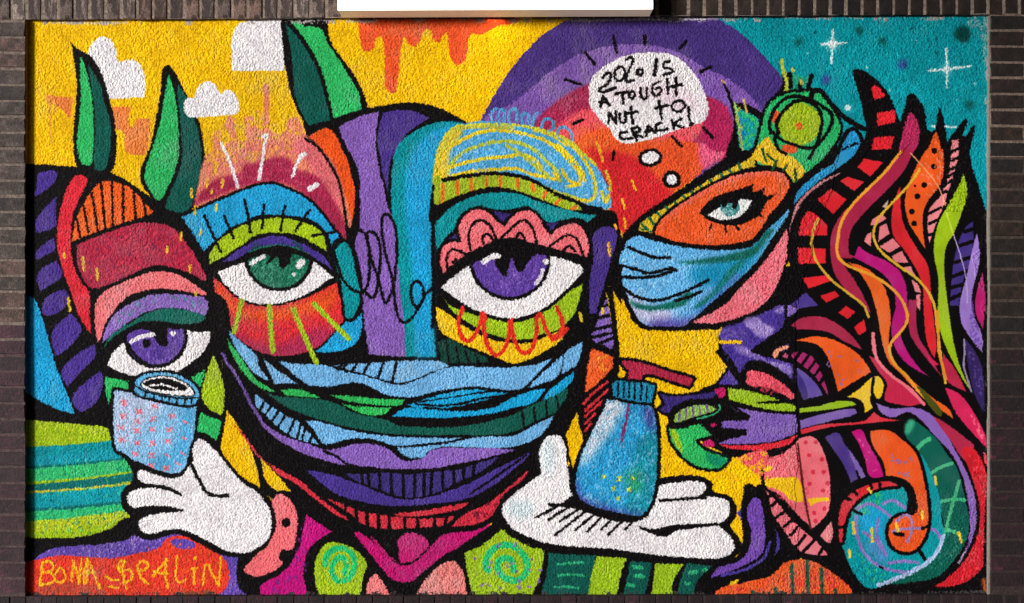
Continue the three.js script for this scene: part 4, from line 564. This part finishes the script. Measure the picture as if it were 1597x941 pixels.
// ---------------------------------------------------------------- brick wall round the opening
const DEEP = 0.02;                                                  // the panel lies this far behind the brick face
const topEdge = (px) => 31 - 8 * (px - 40) / 1500, lowEdge = (px) => 930.5 - 2.5 * (px - 40) / 1500, LEFT = 39, RIGHT = 1544;
const wall = new THREE.Group(); wall.name = 'brick_wall'; scene.add(wall);
tag(wall, 'weathered dark brown brick wall framing the painted panel, lower part washed purple', 'brick wall', 'thing');
const brickMap = grainTexture(512, (x, y) => {
  const n = noise2(NG, 256, x * 0.25, y * 0.25), m = noise2(NH, 256, x / 32, y / 24), f = noise2(NH, 256, x * 0.75, y * 0.75), s = noise2(NG, 256, x / 11 + 3, y / 13);
  const v = 150 + 70 * (n - 0.5) + 90 * (m - 0.5) + 50 * (f - 0.5) + (s > 0.78 ? (s - 0.78) * 260 : 0);
  return [v, v * 0.985, v * 0.97];
}); brickMap.colorSpace = THREE.SRGBColorSpace;
const stainMap = grainTexture(512, (x, y) => {                       // pale lime run-off and flaking paint over the brick
  const n = noise2(NG, 256, x * 0.25, y * 0.25), m = noise2(NH, 256, x / 20, y / 52), f = noise2(NH, 256, x * 0.6, y * 0.4), e = noise2(NG, 256, x / 7 + 31, y / 18);
  const w = Math.max(0, Math.min(1, (m * 0.55 + e * 0.3 + f * 0.15 - 0.5) * 5)) * (0.3 + 0.6 * f), v = 104 + 50 * (n - 0.5) + 36 * (f - 0.5);
  return [v + w * 120, v * 0.93 + w * 122, v * 0.9 + w * 116];
}); stainMap.colorSpace = THREE.SRGBColorSpace;
const purpleMap = grainTexture(512, (x, y) => {                      // old purple wash, rubbed thin in streaks
  const n = noise2(NG, 256, x * 0.25, y * 0.25), m = noise2(NH, 256, x / 60, y / 22), f = noise2(NH, 256, x * 0.6, y * 0.6), s = noise2(NG, 256, x / 40 + y / 60, y / 16 - x / 50);
  const v = 128 + 50 * (n - 0.5) + 60 * (m - 0.5) + 40 * (f - 0.5), w = s > 0.7 ? (s - 0.7) * 330 : 0;
  return [v + w, v * 0.86 + w * 0.5, v * 0.95 + w * 0.7];
}); purpleMap.colorSpace = THREE.SRGBColorSpace;
const bumpTex = grainTexture(512, (x, y) => [110 + 120 * (noise2(NG, 256, x * 0.3, y * 0.3) - 0.5) + 110 * (noise2(NH, 256, x / 9, y / 9) - 0.5) + 60 * (noise2(NH, 256, x * 0.8, y * 0.8) - 0.5)]);
const bm = (map, r, gg, b) => new THREE.MeshStandardMaterial({ map, bumpMap: bumpTex, bumpScale: 0.003, roughness: 0.88, color: new THREE.Color().setRGB(r, gg, b) });
const DARKS = [bm(brickMap, 0.05, 0.028, 0.023), bm(brickMap, 0.038, 0.023, 0.02), bm(brickMap, 0.026, 0.02, 0.02), bm(brickMap, 0.066, 0.035, 0.025), bm(brickMap, 0.046, 0.027, 0.023)];
const WARM = [bm(brickMap, 0.1, 0.06, 0.044), bm(brickMap, 0.08, 0.053, 0.046), bm(brickMap, 0.19, 0.075, 0.042), bm(brickMap, 0.065, 0.046, 0.042)];
const STAINED = [bm(stainMap, 0.52, 0.42, 0.4), bm(stainMap, 0.38, 0.3, 0.29), bm(stainMap, 0.68, 0.58, 0.55), bm(stainMap, 0.44, 0.29, 0.25), bm(stainMap, 0.3, 0.225, 0.215)];
const DUSTY = [bm(brickMap, 0.25, 0.185, 0.17), bm(brickMap, 0.21, 0.158, 0.146), bm(brickMap, 0.12, 0.09, 0.083), bm(brickMap, 0.29, 0.175, 0.15), bm(brickMap, 0.19, 0.146, 0.13)];
const VIOLET = [bm(purpleMap, 0.16, 0.085, 0.108), bm(purpleMap, 0.2, 0.098, 0.128), bm(purpleMap, 0.12, 0.074, 0.088)];
const VIODARK = [bm(purpleMap, 0.064, 0.03, 0.037), bm(purpleMap, 0.045, 0.026, 0.03), bm(purpleMap, 0.09, 0.036, 0.05)];
const mortarMap = grainTexture(256, (x, y) => { const v = 165 + 80 * (noise2(NG, 256, x * 0.6, y * 0.6) - 0.5) + 60 * (noise2(NH, 256, x / 8, y / 8) - 0.5); return [v, v * 0.95, v * 0.9]; }); mortarMap.colorSpace = THREE.SRGBColorSpace;
const mortarMat = (r, gg, b) => new THREE.MeshStandardMaterial({ map: mortarMap, bumpMap: bumpTex, bumpScale: 0.003, roughness: 0.95, color: new THREE.Color().setRGB(r, gg, b) });
// a brick with a worn, chamfered front: centre of the front face at z = 0, body behind
const brickCache = new Map();
function brickGeo(w, h, depth, variant) {
  const key = `${w.toFixed(4)} ${h.toFixed(4)} ${depth} ${variant}`; if (brickCache.has(key)) return brickCache.get(key);
  const c = 0.0045, x = w / 2, y = h / 2; let q = variant * 7919 + 13; const jit = () => { q = (Math.imul(q, 1664525) + 1013904223) >>> 0; const t = q / 4294967296 - 0.5; return t * 0.0035 + t * t * t * 0.03; };
  const f = [[-x + c, -y + c], [x - c, -y + c], [x - c, y - c], [-x + c, y - c]].map(([u, v]) => [u + jit(), v + jit(), jit() * 0.15]);
  const s = [[-x, -y], [x, -y], [x, y], [-x, y]].map(([u, v]) => [u, v, -c]), r = s.map(([u, v]) => [u, v, -depth]);
  const pos = [], uv = [], ou = (variant * 0.37) % 1, ov = (variant * 0.61) % 1;
  const quad = (a, b, d, e) => { for (const p of [a, b, d, a, d, e]) { pos.push(...p); uv.push(ou + (p[0] + p[2]) / 0.5, ov + (p[1] + p[2]) / 0.5); } };
  quad(f[0], f[1], f[2], f[3]);
  for (let i = 0; i < 4; i++) { const j = (i + 1) % 4; quad(s[i], s[j], f[j], f[i]); quad(r[i], r[j], s[j], s[i]); }
  const geo = new THREE.BufferGeometry(); geo.setAttribute('position', new THREE.Float32BufferAttribute(pos, 3)); geo.setAttribute('uv', new THREE.Float32BufferAttribute(uv, 2)); geo.computeVertexNormals();
  brickCache.set(key, geo); return geo;
}
const far = [];                                                      // bricks of the wall that lie beyond the picture
let brickNo = 0;
function brick(x0, x1, y0, y1, mats, seen) {
  const w = Math.round((x1 - x0) * 2) / 2 * S, h = Math.round((y1 - y0) * 4) / 4 * S, v = Math.floor(rnd() * 6), m = mats[Math.floor(rnd() * mats.length)];
  const geo = brickGeo(w, h, 0.1, v), at = new THREE.Vector3(X((x0 + x1) / 2), Y((y0 + y1) / 2), (rnd() - 0.5) * 0.003);
  if (seen) { const o = mesh(brickNo ? `brick_${String(brickNo).padStart(3, '0')}` : 'brick', geo, m, wall); brickNo++; o.position.copy(at); o.rotation.z = (rnd() - 0.5) * 0.012; }
  else { const k = geo.clone(); k.translate(at.x, at.y, at.z); far.push(k); }
}
const J = 3.4;                                                       // joint width on the grid
const XMIN = -760, XMAX = 2500, COURSE = 24.85, SOLDIER = 24.6, TALL = 72;
// soldier course above and below the panel
for (let x = LEFT - SOLDIER * 32 + 2; x < 2480; x += SOLDIER) {
  const mid = x + SOLDIER / 2, t = topEdge(mid), seen = mid > -8 && mid < 1605, under = mid > 530 && mid < 1012;
  const mats = mid < 540 ? STAINED : mid < 1230 ? WARM : DARKS;
  brick(x + J / 2, x + SOLDIER - J / 2, t - TALL, t - 0.5 + (rnd() - 0.5) * 1.4, mats, seen);
  const l = lowEdge(mid);
  brick(x + J / 2, x + SOLDIER - J / 2, l + 0.5 + (rnd() - 0.5), l + TALL, mid < 1300 ? VIOLET.slice(2).concat(VIODARK) : VIODARK, seen);
}
// stretcher courses at both sides, above and below
for (let side = 0; side < 2; side++) {
  for (let r = 0, y = side ? 22.5 : 33; y < 934; r++, y += COURSE) {
    const y1 = Math.min(y + COURSE, side ? 929 : 931.5); if (y1 - y < 12) break;
    const purple = y + 12 > (side ? 555 : 540) + (rnd() - 0.5) * 90, mats = side ? (purple ? VIODARK : DARKS) : (purple ? VIOLET : DUSTY);
    let first = r % 2 ? 55 : 76;
    for (let x = side ? RIGHT + 1.5 : LEFT, n = 0; side ? x < XMAX : x > XMIN; n++, first = 76) {
      const a = side ? x : x - first + J / 2, b = side ? x + first - J : x - (n ? J / 2 : 0), jag = n ? 0 : (rnd() - 0.5) * 1.2;
      brick(a + (side ? jag : 0), b + (side ? 0 : jag), y + J / 2, y1 - J / 2, mats, side ? a < 1600 : b > -4);
      x += side ? first : -first;
    }
  }
}
for (let r = 0; r < 14; r++) for (let x = XMIN + (r % 2) * 37; x < XMAX; x += 76) {
  const y = -46 - r * COURSE; brick(x, x + 76 - J, y - COURSE + J / 2, y - J / 2, DARKS, false);
}
tag(mesh('brickwork', mergeGeometries(far), DARKS[1], wall), null, null, 'stuff');
// mortar bed behind the brick faces, in four pieces round the opening and two tones
function slab(name, x0, x1, y0, y1, m, z = -0.0025, depth = 0.24) {
  const edge = (e) => (typeof e === 'number' ? () => e : e), top = edge(y0), low = edge(y1); y0 = Math.min(top(x0), top(x1)); y1 = Math.max(low(x0), low(x1));
  const geo = new THREE.BoxGeometry((x1 - x0) * S, (y1 - y0) * S, depth);
  const p = geo.attributes.position, n = geo.attributes.normal, uv = geo.attributes.uv;
  for (let i = 0; i < p.count; i++) { const ax = Math.abs(n.getX(i)) > 0.5, ay = Math.abs(n.getY(i)) > 0.5; uv.setXY(i, (ax ? p.getZ(i) : p.getX(i)) / 0.3, (ay ? p.getZ(i) : p.getY(i)) / 0.3); }
  geo.translate(X((x0 + x1) / 2), 0, z - depth / 2);
  for (let i = 0; i < p.count; i++) { const px = p.getX(i) / S + 798.5; p.setY(i, Y(p.getY(i) > 0 ? top(px) : low(px))); }
  return mesh(name, geo, m, wall);
}
const pale = mortarMat(0.72, 0.62, 0.56), dustyJoint = mortarMat(0.5, 0.43, 0.4), duskJoint = mortarMat(0.22, 0.15, 0.17), darkJoint = mortarMat(0.085, 0.055, 0.06), dullJoint = mortarMat(0.15, 0.115, 0.1), sideJoint = mortarMat(0.46, 0.37, 0.33);
const underTop = (px) => topEdge(px) - 1, underTop2 = (px) => topEdge(px) - 0.7;
slab('mortar', XMIN, XMAX, -400, underTop, pale); slab('mortar', XMIN, LEFT - 1, underTop2, 540, dustyJoint); slab('mortar', XMIN, LEFT - 1, 540.3, (px) => lowEdge(px) + 0.6, duskJoint); slab('mortar', RIGHT + 2, XMAX, underTop2, 245, sideJoint); slab('mortar', RIGHT + 2, XMAX, 245.3, 555, dullJoint); slab('mortar', RIGHT + 2, XMAX, 555.3, (px) => lowEdge(px) + 0.6, darkJoint); slab('mortar', XMIN, XMAX, (px) => lowEdge(px) + 1, 1035, darkJoint);
slab('mortar', LEFT - 0.5, RIGHT + 1.5, 34, 925, darkJoint, -DEEP - 0.03, 0.15);

// ---------------------------------------------------------------- the painted panel
const mural = new THREE.Group(); mural.name = 'mural'; mural.position.set(0, Y(930), -DEEP); scene.add(mural);
tag(mural, 'large colourful spray-painted mural of masked faces on a rough stucco panel', 'mural');
{
  // the picture plane lies DEEP behind the wall face, so its grid is a little larger there
  const q = (DIST + DEEP) / DIST, gx = (px) => X(px) * q, gy = (py) => EYE + (Y(py) - EYE) * q - mural.position.y;
  const geo = new THREE.PlaneGeometry((PW - 2) * S * q, (PH - 2) * S * q, 120, 72), p = geo.attributes.position, uv = geo.attributes.uv;
  const cx = gx(PX0 + PW / 2), cy = gy(PY0 + PH / 2);
  for (let i = 0; i < p.count; i++) {
    const x = p.getX(i) + cx, y = p.getY(i) + cy;
    p.setXYZ(i, x, y, (noise2(NG, 256, x * 2.2 + 9, y * 2.2 + 5) - 0.5) * 0.004);
    uv.setXY(i, (x / q / S + 798.5 - PX0) / PW, 1 - (470.5 - ((y + mural.position.y - EYE) / q) / S - PY0) / PH);
  }
  geo.computeVertexNormals();
  mesh('painted_stucco', geo, paintMat, mural);
  // the plaster and its paint run round the left-hand corner up to the brick face; shade there is tinted into the colour
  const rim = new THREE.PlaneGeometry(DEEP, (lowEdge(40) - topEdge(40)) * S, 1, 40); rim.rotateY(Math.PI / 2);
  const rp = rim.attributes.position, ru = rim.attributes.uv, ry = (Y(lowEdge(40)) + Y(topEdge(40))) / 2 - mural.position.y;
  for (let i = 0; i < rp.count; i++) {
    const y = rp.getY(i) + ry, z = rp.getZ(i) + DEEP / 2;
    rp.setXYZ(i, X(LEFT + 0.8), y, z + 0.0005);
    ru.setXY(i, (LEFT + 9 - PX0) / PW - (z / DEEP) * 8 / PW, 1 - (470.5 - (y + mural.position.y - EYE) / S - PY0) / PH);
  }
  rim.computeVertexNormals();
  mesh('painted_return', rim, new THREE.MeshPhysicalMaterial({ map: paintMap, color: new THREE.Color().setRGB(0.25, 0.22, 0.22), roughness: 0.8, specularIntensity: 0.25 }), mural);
  const back = new THREE.BoxGeometry((PW - 2) * S * q, (PH - 2) * S * q, 0.018); back.translate(cx, cy, -0.0135);
  mesh('plaster_base', back, mortarMat(0.5, 0.48, 0.45), mural);
  // pale ragged plaster edge against the right-hand bricks
  const edge = [];
  for (let i = 0; i < 46; i++) {
    const y0 = 24 + i * 19.7, y1 = Math.min(y0 + 19.9, 929), w = (1.6 + (noise2(NH, 256, i * 0.37, 4) - 0.5) * 2.2) * S, d = DEEP - 0.004 - rnd() * 0.004;
    const b = new THREE.BoxGeometry(w, (y1 - y0) * S, d, 1, 1, 1); b.translate(X(RIGHT + 1.6) - w / 2, (Y(y0) + Y(y1)) / 2 - mural.position.y, d / 2 + 0.001); edge.push(b);
  }
  mesh('plaster_edge', mergeGeometries(edge), mortarMat(0.85, 0.86, 0.84), mural);
}

// ---------------------------------------------------------------- the light box above the panel
{
  const lamp = new THREE.Group(); lamp.name = 'wall_lamp'; scene.add(lamp);
  tag(lamp, 'long white glowing light box on the bricks above the mural', 'lamp');
  const P = 0.092, k = (DIST - P) / DIST, x0 = X(526.5) * k, x1 = X(1018.5) * k, y0 = EYE + (Y(15) - EYE) * k, H = 0.24, W = x1 - x0;
  lamp.position.set((x0 + x1) / 2, y0, 0); lamp.rotation.z = 0.004;
  const metal = new THREE.MeshStandardMaterial({ color: new THREE.Color().setRGB(0.86, 0.76, 0.62), roughness: 0.6 });
  const tray = [];
  const add = (w, h, d, x, y, z) => { const b = new THREE.BoxGeometry(w, h, d); b.translate(x, y, z); tray.push(b); };
  add(W, 0.004, P - 0.006, 0, H - 0.002, (P - 0.006) / 2 + 0.003);
  add(0.004, H - 0.009, P - 0.006, -W / 2 + 0.002, H / 2, (P - 0.006) / 2 + 0.003); add(0.004, H - 0.009, P - 0.006, W / 2 - 0.002, H / 2, (P - 0.006) / 2 + 0.003); add(W - 0.009, H - 0.009, 0.004, 0, H / 2, 0.006);
  const lip = new THREE.BoxGeometry(W, 0.004, P - 0.006); lip.translate(0, 0.002, (P - 0.006) / 2 + 0.003);
  mesh('lower_diffuser', lip, new THREE.MeshStandardMaterial({ color: new THREE.Color().setRGB(0.6, 0.5, 0.4), emissive: new THREE.Color(1, 0.78, 0.56), emissiveIntensity: 0.16, roughness: 0.6 }), lamp);
  mesh('housing', mergeGeometries(tray), metal, lamp);
  const glow = new THREE.MeshStandardMaterial({ color: 0xf4f2ea, emissive: new THREE.Color(1, 0.98, 0.92), emissiveIntensity: 1.6, roughness: 0.4 });
  const front = new THREE.BoxGeometry(W, H, 0.003); front.translate(0, H / 2, P - 0.0012);
  mesh('diffuser', front, glow, lamp);
  const light = new THREE.RectAreaLight(0xfff6e4, 3, W, H); const down = new THREE.RectAreaLight(0xffe2bc, 2.5, W, P - 0.012); down.position.set(0, -0.004, P / 2); down.lookAt(lamp.localToWorld(new THREE.Vector3(0, -5, P / 2))); lamp.add(down);
  light.position.set(0, H / 2, P + 0.006); light.lookAt(lamp.localToWorld(new THREE.Vector3(0, H / 2, P + 5))); lamp.add(light);
}
renderer.render(scene, camera);
